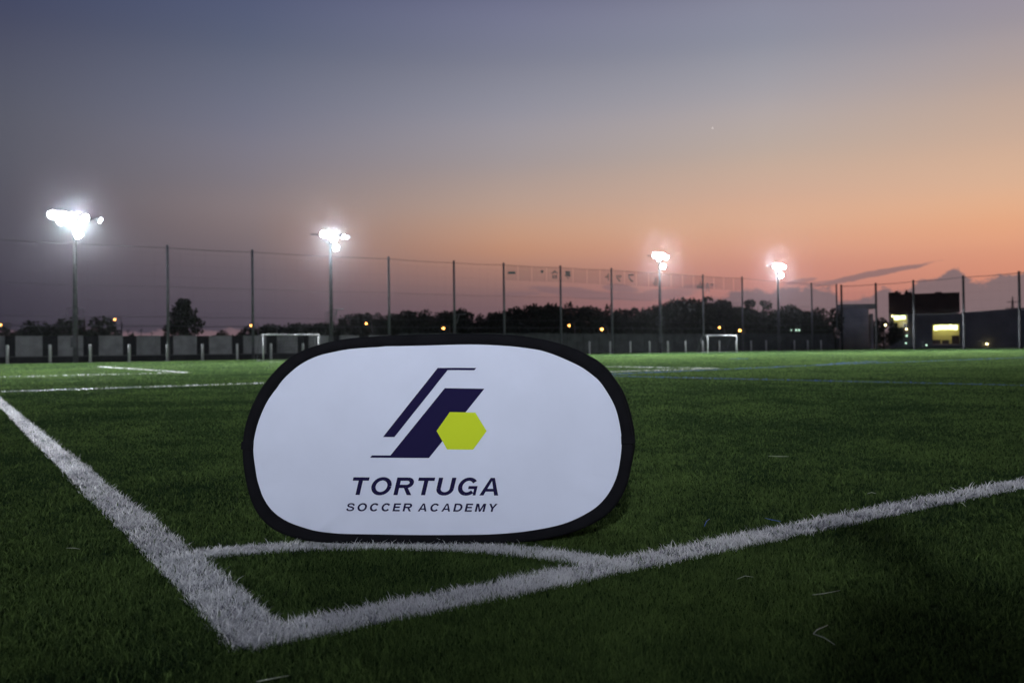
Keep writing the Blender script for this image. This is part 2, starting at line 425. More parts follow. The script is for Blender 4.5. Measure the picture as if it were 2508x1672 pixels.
for nm, (mt, ks) in LINES.items():
    xs, ys = [], []; ev, ef = [], []
    for k in ks:
        if k[0] == 'seg':
            _, p, d, n, l, w = k
            # number of blades falls off with distance along the line
            u = np.linspace(-w / 2, l + w / 2, int((l + w) / .01)); du = .01
            px_ = p.x + d.x * u; py_ = p.y + d.y * u; dist = np.clip(np.hypot(px_, py_), 1.2, None)
            vis = (py_ > .6) & (np.abs(px_) < py_ * .75 + 1.2)
            dens = np.where(vis, 340000 / dist ** 2, 0) * w * du
            cnt = rng.poisson(np.clip(dens, 0, 4000))
            cnt = rng.poisson(cnt * (.35 + 1.2 * vnoise(u, u * 0, .045, 33)))
            uu = np.repeat(u, cnt) + rng.random(cnt.sum()) * du; vv = (rng.random(cnt.sum()) - .5) * w * (1 + .10 * (vnoise(uu, uu * 0, .06, 21) - .5))
            vv += (vnoise(uu, uu * 0 + 3, .5, 22) - .5) * .012 + rng.normal(0, .006, len(vv))
            xs.append(p.x + d.x * uu + n.x * vv); ys.append(p.y + d.y * uu + n.y * vv)
            a_, b_, c_, d_ = [p + d * (-w / 2 if q in (0, 3) else l + w / 2) + n * (w * .46 if q > 1 else -w * .46) for q in range(4)]
            zz = .004 if len(ks) == 1 or k is ks[0] else .005
            i = len(ev); ev += [(q.x, q.y, zz) for q in (a_, b_, c_, d_)]; ef.append((i, i + 1, i + 2, i + 3))
        else:
            _, p, r, w = k
            m_ = 17000; th = rng.random(m_) * math.pi / 2; rr = arc_r(th) + (rng.random(m_) - .5) * w + rng.normal(0, .005, m_)
            b = rr * np.cos(th); a = rr * np.sin(th)
            ok = (a > LW) & (b > LW); b = b[ok]; a = a[ok]
            xs.append(p.x + T.x * b + G.x * a); ys.append(p.y + T.y * b + G.y * a)
            t0 = math.asin(LW / r); S = 24
            for j in range(S + 1):
                th_ = t0 + (math.pi / 2 - 2 * t0) * j / S
                for q in (arc_r(th_) - w * .46, arc_r(th_) + w * .46):
                    pt = p + T * (q * math.cos(th_)) + G * (q * math.sin(th_)); ev.append((pt.x, pt.y, .0035))
            for j in range(S): ef.append((2 * j, 2 * j + 2, 2 * j + 3, 2 * j + 1))
    white = mt is M_wblade
    blades_mesh(nm, np.concatenate(xs), np.concatenate(ys), mt, hmul=.95 if nm == 'corner_arc' else 1.2 if nm in ('goal_line', 'touch_line') else 1.5 if white else 1.0, wmul=.8, tonebias=.1 if nm in ('goal_line', 'touch_line', 'corner_arc') else .45, kind='structure', extra=(ev, ef))

# loose fibres lying on the turf
def fibre(pts, r, label, c):
    P = [ground(*q, .018) for q in pts]
    if len(P) == 2: P.insert(1, (P[0] + P[1]) / 2 + Vector((0, .004, .004)))
    o = MB().tube(P, [r * .6] + [r] * (len(P) - 2) + [r * .5], 5).build('loose_fibre', c, smooth=True)
    tag(o, label, 'fibre', 'loose fibres lying on the turf')
M_fib = mat('pale_fibre', (.27, .30, .22), .6, .3); M_bfib = mat('blue_fibre', (.05, .10, .40), .6, .3)
fibre([(1990, 1456), (2020, 1452), (2057, 1445)], .0011, 'pale straight fibre lying on the grass below the right touch line', M_fib)
fibre([(2027, 1530), (2000, 1542), (1992, 1551), (2018, 1560), (2045, 1578)], .0011, 'pale fibre bent into a sharp hook near the lower right', M_fib)
fibre([(1267, 1403.5), (1300, 1404.5), (1328, 1403.5)], .0010, 'pale straight fibre lying inside the corner arc', M_fib)
fibre([(628, 1668), (660, 1662), (708, 1653)], .0014, 'pale curved fibre at the very bottom of the picture below the corner', M_fib)
fibre([(163, 1341), (180, 1341), (196, 1343.5)], .0012, 'short pale fibre left of the goal line', M_fib)
fibre([(1725, 1288), (1738, 1270)], .0012, 'short blue fibre standing in the grass right of the banner', M_bfib)
fibre([(1874, 1268), (1890, 1272), (1912, 1276)], .0012, 'blue fibre lying just inside the right touch line', M_bfib)
fibre([(2352, 1230), (2366, 1240)], .0016, 'short pale fibre lying just outside the right touch line', M_fib)
fibre([(2125, 1208), (2146, 1208)], .0016, 'short pale fibre lying inside the right touch line', M_fib)
fibre([(1882, 1116), (1908, 1117), (1932, 1117)], .0018, 'long pale fibre in open grass right of the banner', M_fib)
fibre([(1806, 1417), (1845, 1412)], .0010, 'faint olive fibre below the junction of arc and touch line', M_fib)

# ------------------------------------------------------------------ pop-up banner
def zp(x, y): return 580 + x * .42517, 800 + y * .42517
BY = 2.425; yaw_b = R(-3.0); lean = R(13)
b0 = at(1075, 1330, BY); b0.z = 0.004
bu = Vector((math.cos(yaw_b), math.sin(yaw_b), 0)); bdepth = Vector((-math.sin(yaw_b), math.cos(yaw_b), 0))
bv = (bdepth * math.sin(lean) + Vector((0, 0, math.cos(lean)))).normalized()
bn = bu.cross(bv)                                         # faces the camera
def on_plane(px, py):
    d = ray(px, py); s = (b0 - Vector((0, 0, H))).dot(bn) / d.dot(bn); p = Vector((0, 0, H)) + d * s - b0
    return p.dot(bu), p.dot(bv)
white_o = [(1350,102),(1560,111),(1690,126),(1775,143),(1880,182),(1990,236),(2075,300),(2135,380),(2180,465),(2205,560),(2216,650),(2212,740),(2192,850),(2150,945),(2085,1025),(2000,1082),(1900,1127),(1790,1156),(1640,1180),(1480,1193),(1300,1197),(1060,1198),(850,1195),(620,1191),(500,1181),(415,1164),(300,1124),(215,1068),(158,990),(120,890),(101,790),(95,690),(105,620),(122,555),(152,480),(200,392),(250,322),(310,262),(372,214),(450,176),(560,145),(680,126),(860,114),(1100,108)]
outer_o = [(1330,40),(1560,46),(1690,60),(1800,80),(1930,118),(2050,175),(2130,235),(2192,320),(2234,420),(2264,530),(2284,650),(2280,750),(2262,865),(2222,970),(2158,1060),(2060,1130),(1930,1186),(1800,1218),(1650,1240),(1480,1250),(1300,1254),(1060,1255),(850,1253),(600,1248),(455,1238),(345,1218),(230,1178),(145,1110),(90,1020),(56,905),(38,790),(34,690),(42,610),(58,540),(88,455),(135,365),(190,290),(255,220),(325,165),(410,125),(530,88),(660,66),(850,52),(1090,44)]
def smooth_loop(ps, k=4):
    q = [on_plane(*zp(*p)) for p in ps]; out = []
    n = len(q)
    for i in range(n):
        p0, p1, p2, p3 = [Vector(q[(i + j) % n]) for j in (-1, 0, 1, 2)]
        for s in range(k):
            t = s / k
            out.append(.5 * ((2 * p1) + (p2 - p0) * t + (2 * p0 - 5 * p1 + 4 * p2 - p3) * t * t + (3 * p1 - p0 - 3 * p2 + p3) * t ** 3))
    return out
wl = smooth_loop(white_o); ol = smooth_loop(outer_o)
wc = sum((Vector(p) for p in wl), Vector((0, 0))) / len(wl)
def B(u, v, w=0.0): return b0 + bu * u + bv * v + bn * w
root = empty('popup_banner', b0, 'white oval pop-up banner with black rim standing behind the corner arc', 'banner')
inv = Matrix.Translation(-b0)
def local(ps): return [Vector(p) - b0 for p in ps]
M_fab = mat('white_fabric', (.67, .71, .85), .75, .25, .05, 4, .10, 9)
M_black = mat('black_fabric', (.008, .008, .010), .9, .08, .2, 20, .15, 300)
M_navy = mat('navy_print', (.011, .008, .048), .8, .12)
M_lime = mat('lime_print', (.58, .70, .025), .8, .15)
def puff(r): return .010 * (1 - r ** 5)
# creases running in from the rim
cre = [(rnd.uniform(0, 2 * math.pi), rnd.uniform(.02, .06), rnd.uniform(.0015, .0050) * rnd.choice((1, -1))) for _ in range(26)]
def crease(th, r):
    s = 0
    for a, w, h in cre:
        d = (th - a + math.pi) % (2 * math.pi) - math.pi
        s += h * math.exp(-(d / w) ** 2)
    wv = mnoise.noise(Vector((math.cos(th) * r * 3.2, math.sin(th) * r * 2.0, 4.2))) * .004 * min(1, max(0, (r - .30) / .4))
    return s * max(0, (r - .72) / .28) ** 1.5 + wv * (1 - r ** 6)
mb = MB(); rings = [0.0, .15, .3, .4, .5, .58, .65, .70, .75, .79, .82, .85, .87, .89, .91, .925, .94, .965, .985, 1.0]; n = len(wl)
mb.v.append(tuple(B(wc.x, wc.y, puff(0)) - b0))
for r in rings[1:]:
    for p in wl:
        q = wc + (p - wc) * r; th = math.atan2(p.y - wc.y, p.x - wc.x)
        mb.v.append(tuple(B(q.x, q.y, puff(r) + crease(th, r)) - b0))
for j in range(n): mb.f.append((0, 1 + j, 1 + (j + 1) % n))
for k in range(len(rings) - 2):
    for j in range(n):
        a = 1 + k * n + j; b = 1 + k * n + (j + 1) % n; mb.f.append((a, a + n, b + n, b))
face = mb.build('face_panel', M_fab, root, smooth=True)
def rim_mesh(inner, outer, place, th=.022):
    mb = MB(); prof = [(0, .0), (.06, .006), (.35, .010), (.75, .011), (.95, .006), (1.0, -.004), (.95, -.014), (.5, -.018), (0, -.010)]
    n = len(inner)
    for f, w in prof:
        for p, q in zip(inner, outer):
            s = p + (q - p) * f; mb.v.append(tuple(place(s.x, s.y, w) - b0))
    m = len(prof)
    for k in range(m):
        for j in range(n):
            a = k * n + j; b = k * n + (j + 1) % n; c_ = ((k + 1) % m) * n + (j + 1) % n; d = ((k + 1) % m) * n + j
            mb.f.append((a, b, c_, d))
    return mb
rim = rim_mesh(wl, ol, B).build('rim', M_black, root, smooth=True)
# rear panel of the A-frame: same oval leaning the other way, joined along the top
topv = max(p.y for p in ol); topp = B(wc.x, topv - .02, -.024)
back_foot = .32
bv2 = None
fp = b0 + bdepth * (back_foot) ; fp.z = 0.004
fp += bu * .020
bv2 = ((topp - b0).dot(bdepth) * bdepth + Vector((0, 0, (topp - b0).z)) - (fp - b0).dot(bdepth) * bdepth); bv2.z = (topp - fp).z; bv2.normalize()
tw = R(-3.0)
bu2 = Matrix.Rotation(tw, 3, 'Z') @ bu; bn2 = bu2.cross(bv2).normalized()
vs2 = ((topp - fp).dot(bv2) - .006) / topv
def B2(u, v, w=0.0): return fp + bu2 * u + bv2 * v * vs2 - bn2 * w
mb = MB(); n = len(wl)
mb.v.append(tuple(B2(wc.x, wc.y) - b0))
for p in wl: mb.v.append(tuple(B2(p.x, p.y) - b0))
for j in range(n): mb.f.append((0, 1 + j, 1 + (j + 1) % n))
mb.build('rear_panel', M_black, root)
rim_mesh(wl, ol, B2).build('rear_rim', M_black, root, smooth=True)
# side straps at half height
for (xi, xo, yy) in ((2213, 2290, 652), (98, 32, 684)):
    ua, va = on_plane(*zp(xi, yy - 22)); ub, vb = on_plane(*zp(xo, yy + 24))
    x0, x1 = sorted((ua, ub)); y0, y1 = sorted((va, vb))
    mb = MB(); c8 = [B(x0, y0, .014), B(x1, y0, .014), B(x1, y1, .014), B(x0, y1, .014), B(x0, y0, -.02), B(x1, y0, -.02), B(x1, y1, -.02), B(x0, y1, -.02)]
    mb.v = [tuple(q - b0) for q in c8]; mb.f = [(0, 1, 2, 3), (7, 6, 5, 4), (0, 4, 5, 1), (1, 5, 6, 2), (2, 6, 7, 3), (3, 7, 4, 0)]
    mb.build('strap', M_black, root)
wang = sorted((math.atan2(p.y - wc.y, p.x - wc.x), (p - wc).length) for p in wl)
WA = [a for a, _ in wang]; WR = [r for _, r in wang]
def on_cloth(px, py, lift):
    """a printed point lying on the waved cloth"""
    u, v = on_plane(px, py); d = Vector((u, v)) - wc; th = math.atan2(d.y, d.x)
    r = d.length / float(np.interp(th, WA, WR))
    return B(u, v, puff(r) + crease(th, r) + lift) - b0
def print_patch(name, pts, lift, m):
    bm = bmesh.new(); f = bm.faces.new([bm.verts.new((x, y, 0)) for x, y in pts])
    bmesh.ops.triangulate(bm, faces=[f])
    for _ in range(4):
        es = [e for e in bm.edges if e.calc_length() > 45]
        if not es: break
        bmesh.ops.subdivide_edges(bm, edges=es, cuts=1); bmesh.ops.triangulate(bm, faces=bm.faces[:])
    for v in bm.verts: v.co = on_cloth(*zp(v.co.x, v.co.y), lift)
    bmesh.ops.recalc_face_normals(bm, faces=bm.faces)
    me = bpy.data.meshes.new(name); bm.to_mesh(me); bm.free(); me.materials.append(m)
    o = bpy.data.objects.new(name, me); col.objects.link(o); o.parent = root
print_patch('emblem_bar', [(1160,240),(1381,240),(1370,253),(1217,253),(912,637),(846,637)], .0011, M_navy)
print_patch('emblem_block', [(1201,357),(1428,360),(1110,757),(772,755),(783,742),(889,742)], .0011, M_navy)
print_patch('emblem_hexagon', [(1230,494),(1376,497),(1441,603),(1363,709),(1214,708),(1154,602)], .0016, M_lime)
def lettering(text, x0, y0, x1, y1, shear, offset, space, name, dy=0.0):
    cu = bpy.data.curves.new('t', 'FONT'); cu.body = text; cu.size = 1; cu.shear = shear; cu.offset = offset; cu.space_character = space; cu.resolution_u = 4
    o = bpy.data.objects.new('t', cu); col.objects.link(o)
    me = bpy.data.meshes.new_from_object(o.evaluated_get(bpy.context.evaluated_depsgraph_get()))
    bpy.data.objects.remove(o); bpy.data.curves.remove(cu)
    xs = [v.co.x for v in me.vertices]; ys = [v.co.y for v in me.vertices]
    ax, bx, ay, by = min(xs), max(xs), min(ys), max(ys)
    return me, ax, bx, ay, by

# bold grotesque capitals drawn stroke by stroke (cap height 1)
SW = .225
def cat(ps, k=6):
    out = []; n = len(ps)
    for i in range(n - 1):
        p0, p1, p2, p3 = [Vector(ps[min(max(i + j, 0), n - 1)]) for j in (-1, 0, 1, 2)]
        for q in range(k):
            t = q / k; out.append(.5 * ((2 * p1) + (p2 - p0) * t + (2 * p0 - 5 * p1 + 4 * p2 - p3) * t * t + (3 * p1 - p0 - 3 * p2 + p3) * t ** 3))
    return out + [Vector(ps[-1])]
def arc(cx_, cy_, rx, ry, a0, a1, n=22): return [(cx_ + rx * math.cos(R(a0 + (a1 - a0) * i / n)), cy_ + ry * math.sin(R(a0 + (a1 - a0) * i / n))) for i in range(n + 1)]
def strip(ps, w=SW, wv=None):
    """quads along a centre line; horizontal runs a little thinner, as type is"""
    ps = [Vector(p) for p in ps]; q = []
    for i, p in enumerate(ps):
        t = (ps[min(i + 1, len(ps) - 1)] - ps[max(i - 1, 0)]).normalized(); nn = Vector((-t.y, t.x)); ww = w * (.84 + .16 * abs(t.y))
        q.append((p + nn * ww / 2, p - nn * ww / 2))
    return [[q[i][0], q[i][1], q[i + 1][1], q[i + 1][0]] for i in range(len(q) - 1)]
h = SW / 2; hh = SW * .42
def bar(x0, y0, x1, y1): return [[(x0, y0), (x1, y0), (x1, y1), (x0, y1)]]
def ring(w, a0, a1): return strip(arc(w / 2, .5, w / 2 - h, .515 - hh, a0, a1, 34))
GL = {
    'T': (.86, bar(0, 1 - 2 * hh, .86, 1) + bar(.43 - h, 0, .43 + h, 1 - 2 * hh)),
    'O': (1.06, ring(1.06, 0, 360)),
    'C': (.98, ring(1.0, 36, 324)),
    'G': (1.02, ring(1.02, 36, 318) + bar(.55, .36, 1.02, .53) + bar(.87, 0.0, 1.02, .36)),
    'U': (.92, strip([(h, 1), (h, .38)] ) + strip(arc(.46, .38, .46 - h, .39 - hh, 180, 360)) + strip([(.92 - h, .38), (.92 - h, 1)])),
    'R': (.94, bar(0, 0, SW, 1) + bar(SW, 1 - 2 * hh, .58, 1) + bar(SW, .40, .58, .40 + 2 * hh) + strip(arc(.58, .70 - hh * .0, .36 - h, .30 - hh, -90, 90)) + [[(.46, .42), (.68, .42), (.95, 0), (.71, 0)]]),
    'A': (1.0, [[(0, 0), (.22, 0), (.56, 1), (.39, 1)], [(.78, 0), (1.0, 0), (.61, 1), (.44, 1)]] + bar(.22, .22, .78, .38)),
    'E': (.80, bar(0, 0, SW, 1) + bar(SW, 1 - 2 * hh, .78, 1) + bar(SW, .42, .73, .42 + 2 * hh) + bar(SW, 0, .80, 2 * hh)),
    'D': (.96, bar(0, 0, SW, 1) + bar(SW, 1 - 2 * hh, .46, 1) + bar(SW, 0, .46, 2 * hh) + strip(arc(.46, .5, .50 - h, .5 - hh, -90, 90, 26))),
    'M': (1.10, bar(0, 0, SW, 1) + bar(1.10 - SW, 0, 1.10, 1) + [[(SW * .5, 1), (SW * 1.35, 1), (.64, 0), (.46, 0)], [(1.10 - SW * 1.35, 1), (1.10 - SW * .5, 1), (.64, 0), (.46, 0)]]),
    'Y': (.94, bar(.47 - h, 0, .47 + h, .42) + [[(0, 1), (.24, 1), (.47 + h, .40), (.47 - h, .40)], [(.70, 1), (.94, 1), (.47 + h, .40), (.47 - h, .40)]]),
    'S': (.88, strip(cat([(.77, .69), (.71, .83), (.58, .905), (.43, .92), (.27, .90), (.15, .82), (.13, .69), (.22, .59), (.44, .525), (.66, .46), (.765, .37), (.765, .22), (.66, .115), (.44, .08), (.25, .105), (.14, .19), (.10, .33)]), .19)),
}
def face_text(text, x0, y0, x1, y1, dy, slant, space):
    x = 0; polys = []
    for ch in text:
        if ch == ' ': x += .42; continue
        w, ps = GL[ch]
        for k, p in enumerate(ps): polys.append((k, [(x + q[0] + slant * q[1], q[1]) for q in p]))
        x += w + space
    xs = [q[0] for _, p in polys for q in p]; ax, bx = min(xs), max(xs)
    mb = MB()
    for k, p in polys:
        pts = []
        for q in p:
            fx = (q[0] - ax) / (bx - ax); X_ = x0 + (x1 - x0) * fx; Y_ = y1 + (y0 - y1) * q[1] + dy * fx
            pts.append(on_cloth(*zp(X_, Y_), .0009 + .00006 * (k % 9)))
        mb.poly(pts)
    mb.build('lettering', M_navy, root)
face_text('TORTUGA', 672, 867, 1507, 968, 4, .22, .20)
face_text('SOCCER ACADEMY', 635, 1015, 1504, 1061, 4, .22, .34)

# ------------------------------------------------------------------ floodlight masts
ORD = ['first', 'second', 'third', 'fourth', 'fifth', 'sixth', 'seventh', 'eighth', 'ninth', 'tenth', 'eleventh', 'twelfth', 'thirteenth', 'fourteenth', 'fifteenth', 'sixteenth', 'seventeenth', 'eighteenth', 'nineteenth', 'twentieth', 'twenty-first', 'twenty-second', 'twenty-third', 'twenty-fourth']
def cutoff_optics(ld):
    """photometric distribution of a sports floodlight (as an IES table would give it): peaking about 12 degrees
    below the horizon, a small share towards the horizon, less straight down"""
    ld.use_nodes = True; t = ld.node_tree; em = t.nodes['Emission']
    g = t.nodes.new('ShaderNodeNewGeometry'); sp = t.nodes.new('ShaderNodeSeparateXYZ'); t.links.new(g.outputs['Incoming'], sp.inputs[0])
    neg = t.nodes.new('ShaderNodeMath'); neg.operation = 'MULTIPLY'; neg.inputs[1].default_value = -1; t.links.new(sp.outputs[2], neg.inputs[0])
    def mr(lo, hi, a, b):
        m = t.nodes.new('ShaderNodeMapRange'); m.interpolation_type = 'SMOOTHSTEP'; t.links.new(neg.outputs[0], m.inputs[0])
        for i, v in enumerate((lo, hi, a, b)): m.inputs[1 + i].default_value = v
        return m.outputs[0]
    ml = t.nodes.new('ShaderNodeMath'); ml.operation = 'MULTIPLY'
    t.links.new(mr(.142, .215, SPILL, 1.0), ml.inputs[0]); t.links.new(mr(.20, .55, 1.0, .10), ml.inputs[1])
    t.links.new(ml.outputs[0], em.inputs['Strength'])
def mast(p, hz, label, heads, aim, power, group='floodlight masts lighting the pitch', beams=()):
    """hz: height of the main cross arm; heads: (offset along arm, dz, aim offset)"""
    root = empty('floodlight_mast', p, label, 'floodlight', group)
    MB().tube([(0, 0, -.1), (0, 0, hz * .5), (0, 0, hz + .2)], [.20, .16, .12], 12).build('pole', M_dsteel, root, True)
    ax = T
    mb = MB(); mb.tube([ax * -1.9, ax * 1.7], .05, 8); mb.tube([ax * -1.2 + Vector((0, 0, -.05)), Vector((0, 0, -.9))], .03, 6); mb.tube([ax * 1.1 + Vector((0, 0, -.05)), Vector((0, 0, -.9))], .03, 6)
    mb.build('cross_arm', M_dsteel, root, loc=(0, 0, hz))
    MB().tube([ax * -.1, ax * .55], .04, 8).build('side_arm', M_dsteel, root, loc=(0, 0, hz - 1.25))
    mb = MB(); mb.box(-.45, -.45, 0, .45, .45, .05); [mb.tube([(x, y, 0), (x, y, .9)], .02, 5) for x in (-.43, .43) for y in (-.43, .43)]
    [mb.tube([(a[0], a[1], .9), (b[0], b[1], .9)], .02, 5) for a, b in (((-.43, -.43), (.43, -.43)), ((.43, -.43), (.43, .43)), ((.43, .43), (-.43, .43)), ((-.43, .43), (-.43, -.43)))]
    mb.build('service_platform', M_dsteel, root, loc=(0, 0, 3.4))
    MB().box(-.22, -.36, 0, .22, -.2, .8).build('control_box', M_dsteel, root, loc=(0, 0, 1.2))
    for off, dz, az_, rad in heads:
        d = (aim - (p + Vector((0, 0, hz)))).normalized()
        d = Matrix.Rotation(R(az_), 3, 'Z') @ d
        q = Vector((0, 0, hz + dz)) + ax * off + Vector((d.x, d.y, 0)) * .42
        a = d.cross(Vector((0, 0, 1))).normalized(); b = a.cross(d)
        mb = MB(); rows = [(-.38, .10), (-.30, .20), (-.02, rad), (.02, rad + .02), (.0, rad - .03)]
        for w, r_ in rows:
            for j in range(14):
                an = 2 * math.pi * j / 14; mb.v.append(tuple(d * w + (a * math.cos(an) + b * math.sin(an)) * r_))
        for k in range(len(rows) - 1):
            for j in range(14): mb.f.append((k * 14 + j, k * 14 + (j + 1) % 14, (k + 1) * 14 + (j + 1) % 14, (k + 1) * 14 + j))
        mb.f.append(tuple(range(14)))
        hd = mb.build('lamp_head', M_dsteel, root, True, loc=q)
        mb = MB(); mb.poly([d * -.012 + (a * math.cos(2 * math.pi * j / 14) + b * math.sin(2 * math.pi * j / 14)) * (rad - .02) for j in range(14)])
        mb.build('lens', M_lamp, hd)
    for (az_, dist, sz, bl, pw, *photometry) in beams:
        ld = bpy.data.lights.new('flood_beam', 'SPOT'); ld.energy = power * pw; ld.color = LAMP_COL; ld.spot_size = R(sz); ld.spot_blend = bl; ld.shadow_soft_size = .35
        if photometry: cutoff_optics(ld)
        lo = bpy.data.objects.new('flood_beam', ld); col.objects.link(lo); lo.parent = root
        f = az_ - p if isinstance(az_, Vector) else Matrix.Rotation(R(az_), 3, 'Z') @ (aim - p).normalized() * dist
        d = (f - Vector((0, 0, hz))).normalized()
        lo.location = Vector((0, 0, hz + .15)) + d * .85
        lo.rotation_euler = d.to_track_quat('-Z', 'Y').to_euler()
    return root
H_A = [(-1.65, .05, 8, .34), (-1.2, .0, 0, .34), (-.75, .05, -10, .34), (-.3, .0, 5, .34), (-.95, -.38, -4, .34), (.55, -.05, 25, .32), (1.5, -.12, 62, .22), (.15, -1.35, 10, .34)]
H_B = [(-.8, .05, 0, .32), (-.4, .02, 6, .32), (.0, .0, -6, .32), (.2, -.35, 0, .32), (.9, -.05, 55, .22), (1.25, -.05, 60, .20), (1.55, -.08, 65, .18), (.3, -1.15, 12, .32)]
H_C = [(-1.1, .05, 0, .34), (-.65, .05, 6, .34), (-.2, .0, -6, .34), (.3, .02, -10, .34), (.75, -.05, -25, .26), (1.1, -.08, -30, .24), (-.4, -.35, 0, .3), (.35, -1.25, -20, .34)]
AIMD = -G
WIDE = ((0, 60, 165, .35, 1.0, True),)
for i, (px, hy, heads) in enumerate(((185, 533, H_A), (812, 577, H_B), (1618, 628, H_C), (1908, 653, H_C))):
    p = fence_pt(px, .4); hz = at(px, hy, p.y).z
    aim = p + AIMD * 26; aim.z = 0
    mast(p, hz, ['tall floodlight mast furthest left, its lamps the largest glare', 'floodlight mast just left of the banner with two small side lamps', 'floodlight mast above the right half of the banner near the dark trees', 'floodlight mast furthest right, its side lamp hanging apart'][i], heads, aim, FIELD_W * (1.0, 1.0, 1.1, .95)[i], beams=((-40, 60, 94, .5, 1.0, True),) if i == 3 else WIDE)
# the fifth mast of the ground stands behind the corner where the photographer is
mast(Vector((-3.0, -25, 0)), 10.5, 'floodlight mast standing behind the corner of the pitch', H_C, Vector((1.2, 15, 0)), REAR_W, beams=((0, 52, 25, 1.0, 1),))
# unseen mast added at the left to brighten wall, posts and turf
mast(Vector((-48, 28, 0)), 12, 'added floodlight mast out of view, left of everything else', H_A, Vector((-5, 62, 0)), FIELD_W, beams=((0, 60, 105, .5, .22, True), (Vector((-24, 68, 0)), 0, 30, .9, .009), (Vector((0, 72, 0)), 0, 24, .9, .019), (Vector((28, 86, 0)), 0, 20, .9, .04)))
# another added out of view at the right to brighten the far turf
mast(Vector((66, 46, 0)), 12, 'added floodlight mast out of view, right of everything else', H_C, Vector((6, 62, 0)), FIELD_W, beams=((0, 60, 98, .5, .8, True),))

# ------------------------------------------------------------------ net fences
def net_fence(name, posts, label, wires, rad, pm=M_steel):
    root = empty(name, posts[0][0], label, 'net fence')
    o0 = posts[0][0]
    for p, h in posts:
        MB().tube([(0, 0, -.1), (0, 0, h)], [rad, rad * .8], 10).build('post', pm, root, True, loc=p - o0)
    for fr, r_ in wires:
        mb = MB()
        for (p, h), (q, g) in zip(posts[:-1], posts[1:]):
            a = p - o0 + Vector((0, 0, h * fr)); b = q - o0 + Vector((0, 0, g * fr)); m_ = (a + b) / 2 - Vector((0, 0, .05))
            mb.tube([a, m_, b], r_, 4, False)
        mb.build('cable', M_cable, root)
    mb = MB()
    for (p, h), (q, g) in zip(posts[:-1], posts[1:]):
        d = q - p; l = d.length; d.normalize(); k = max(2, int(l / 1.0))
        for j in range(1, k):
            s = l * j / k; hh = h + (g - h) * j / k; a = p - o0 + d * s; e = d * .0025
            mb.quad(a - e + Vector((0, 0, .2)), a + e + Vector((0, 0, .2)), a + e + Vector((0, 0, hh * .97)), a - e + Vector((0, 0, hh * .97)))
        for z in np.arange(1, h * .97, 1.0):
            a = p - o0 + Vector((0, 0, z)); b = q - o0 + Vector((0, 0, z)); e = Vector((0, 0, .0025)); mb.quad(a - e, b - e, b + e, a + e)
    nt_ = mb.build('net', M_net, root); nt_['kind'] = 'stuff'
    return root
posts = []
p_ = fence_pt(412)
PX = [(-160, 570), (412, 600), (620, 611), (954, 628), (1114, 638), (1236, 643), (1375, 650), (1500, 656), (1724, 672), (1820, 677), (1990, 692), (2051, 695.5)]
PX.insert(1, (60 - 60 + 15, None)); PX = [q for q in PX if q[1]]
for px, ty in PX:
    p = fence_pt(px); posts.append((p, at(px, ty, p.y).z))
side = net_fence('net_fence', posts, 'tall net fence on grey steel posts along the far side of the pitch', [(.975, .02), (.64, .012), (.38, .016), (.30, .028)], .13)
eposts = []
for px, ty in ((2063, 697), (2147.5, 692.5), (2239.6, 685.5), (2362, 674.6), (2499, 663.7), (2690, 650)):
    p = end_pt(px); eposts.append((p, at(px, ty, p.y).z))
net_fence('net_fence', eposts, 'net fence on dark posts across the right end by the buildings', [(.975, .035), (.5, .010)], .17, M_silh)

# banner strip of single characters hung at the top of the net, seen from behind
M_cloth = mat('pale_translucent_cloth', (.55, .50, .48), .9, .1)
t_ = M_cloth.node_tree; tr = t_.nodes.new('ShaderNodeBsdfTransparent'); mxn = t_.nodes.new('ShaderNodeMixShader'); tl = t_.nodes.new('ShaderNodeBsdfTranslucent'); tl.inputs[0].default_value = (.7, .62, .6, 1)
mx2 = t_.nodes.new('ShaderNodeMixShader'); mx2.inputs[0].default_value = .75
t_.links.new(t_.nodes['Principled BSDF'].outputs[0], mx2.inputs[1]); t_.links.new(tl.outputs[0], mx2.inputs[2])
mxn.inputs[0].default_value = .22; t_.links.new(tr.outputs[0], mxn.inputs[1]); t_.links.new(mx2.outputs[0], mxn.inputs[2]); t_.links.new(mxn.outputs[0], t_.nodes['Material Output'].inputs[0])
M_ink = mat('blue_green_ink', (.10, .17, .20), .8, .2)
def ztop(px):  # height of the strip's top and bottom along the fence
    return np.interp(px, [1236, 1375, 1500, 1724, 1820], [649, 656, 662, 676, 682]), np.interp(px, [1236, 1375, 1500, 1724, 1820], [686, 691, 698, 707, 712])
sroot = empty('letter_banner', fence_pt(1240, -.25), 'long strip of pale cloth with reversed characters hung high on the net', 'banner'); so = sroot.location.copy()
def strip_pt(px, py, off=-.25):
    p = fence_pt(px, off); return Vector((p.x, p.y, at(px, py, p.y).z)) - so
edges = [1240, 1271, 1305, 1341, 1373, 1406, 1440, 1472, 1502, 1532, 1561, 1591, 1618, 1646, 1674, 1701, 1727, 1751, 1775, 1799, 1818]
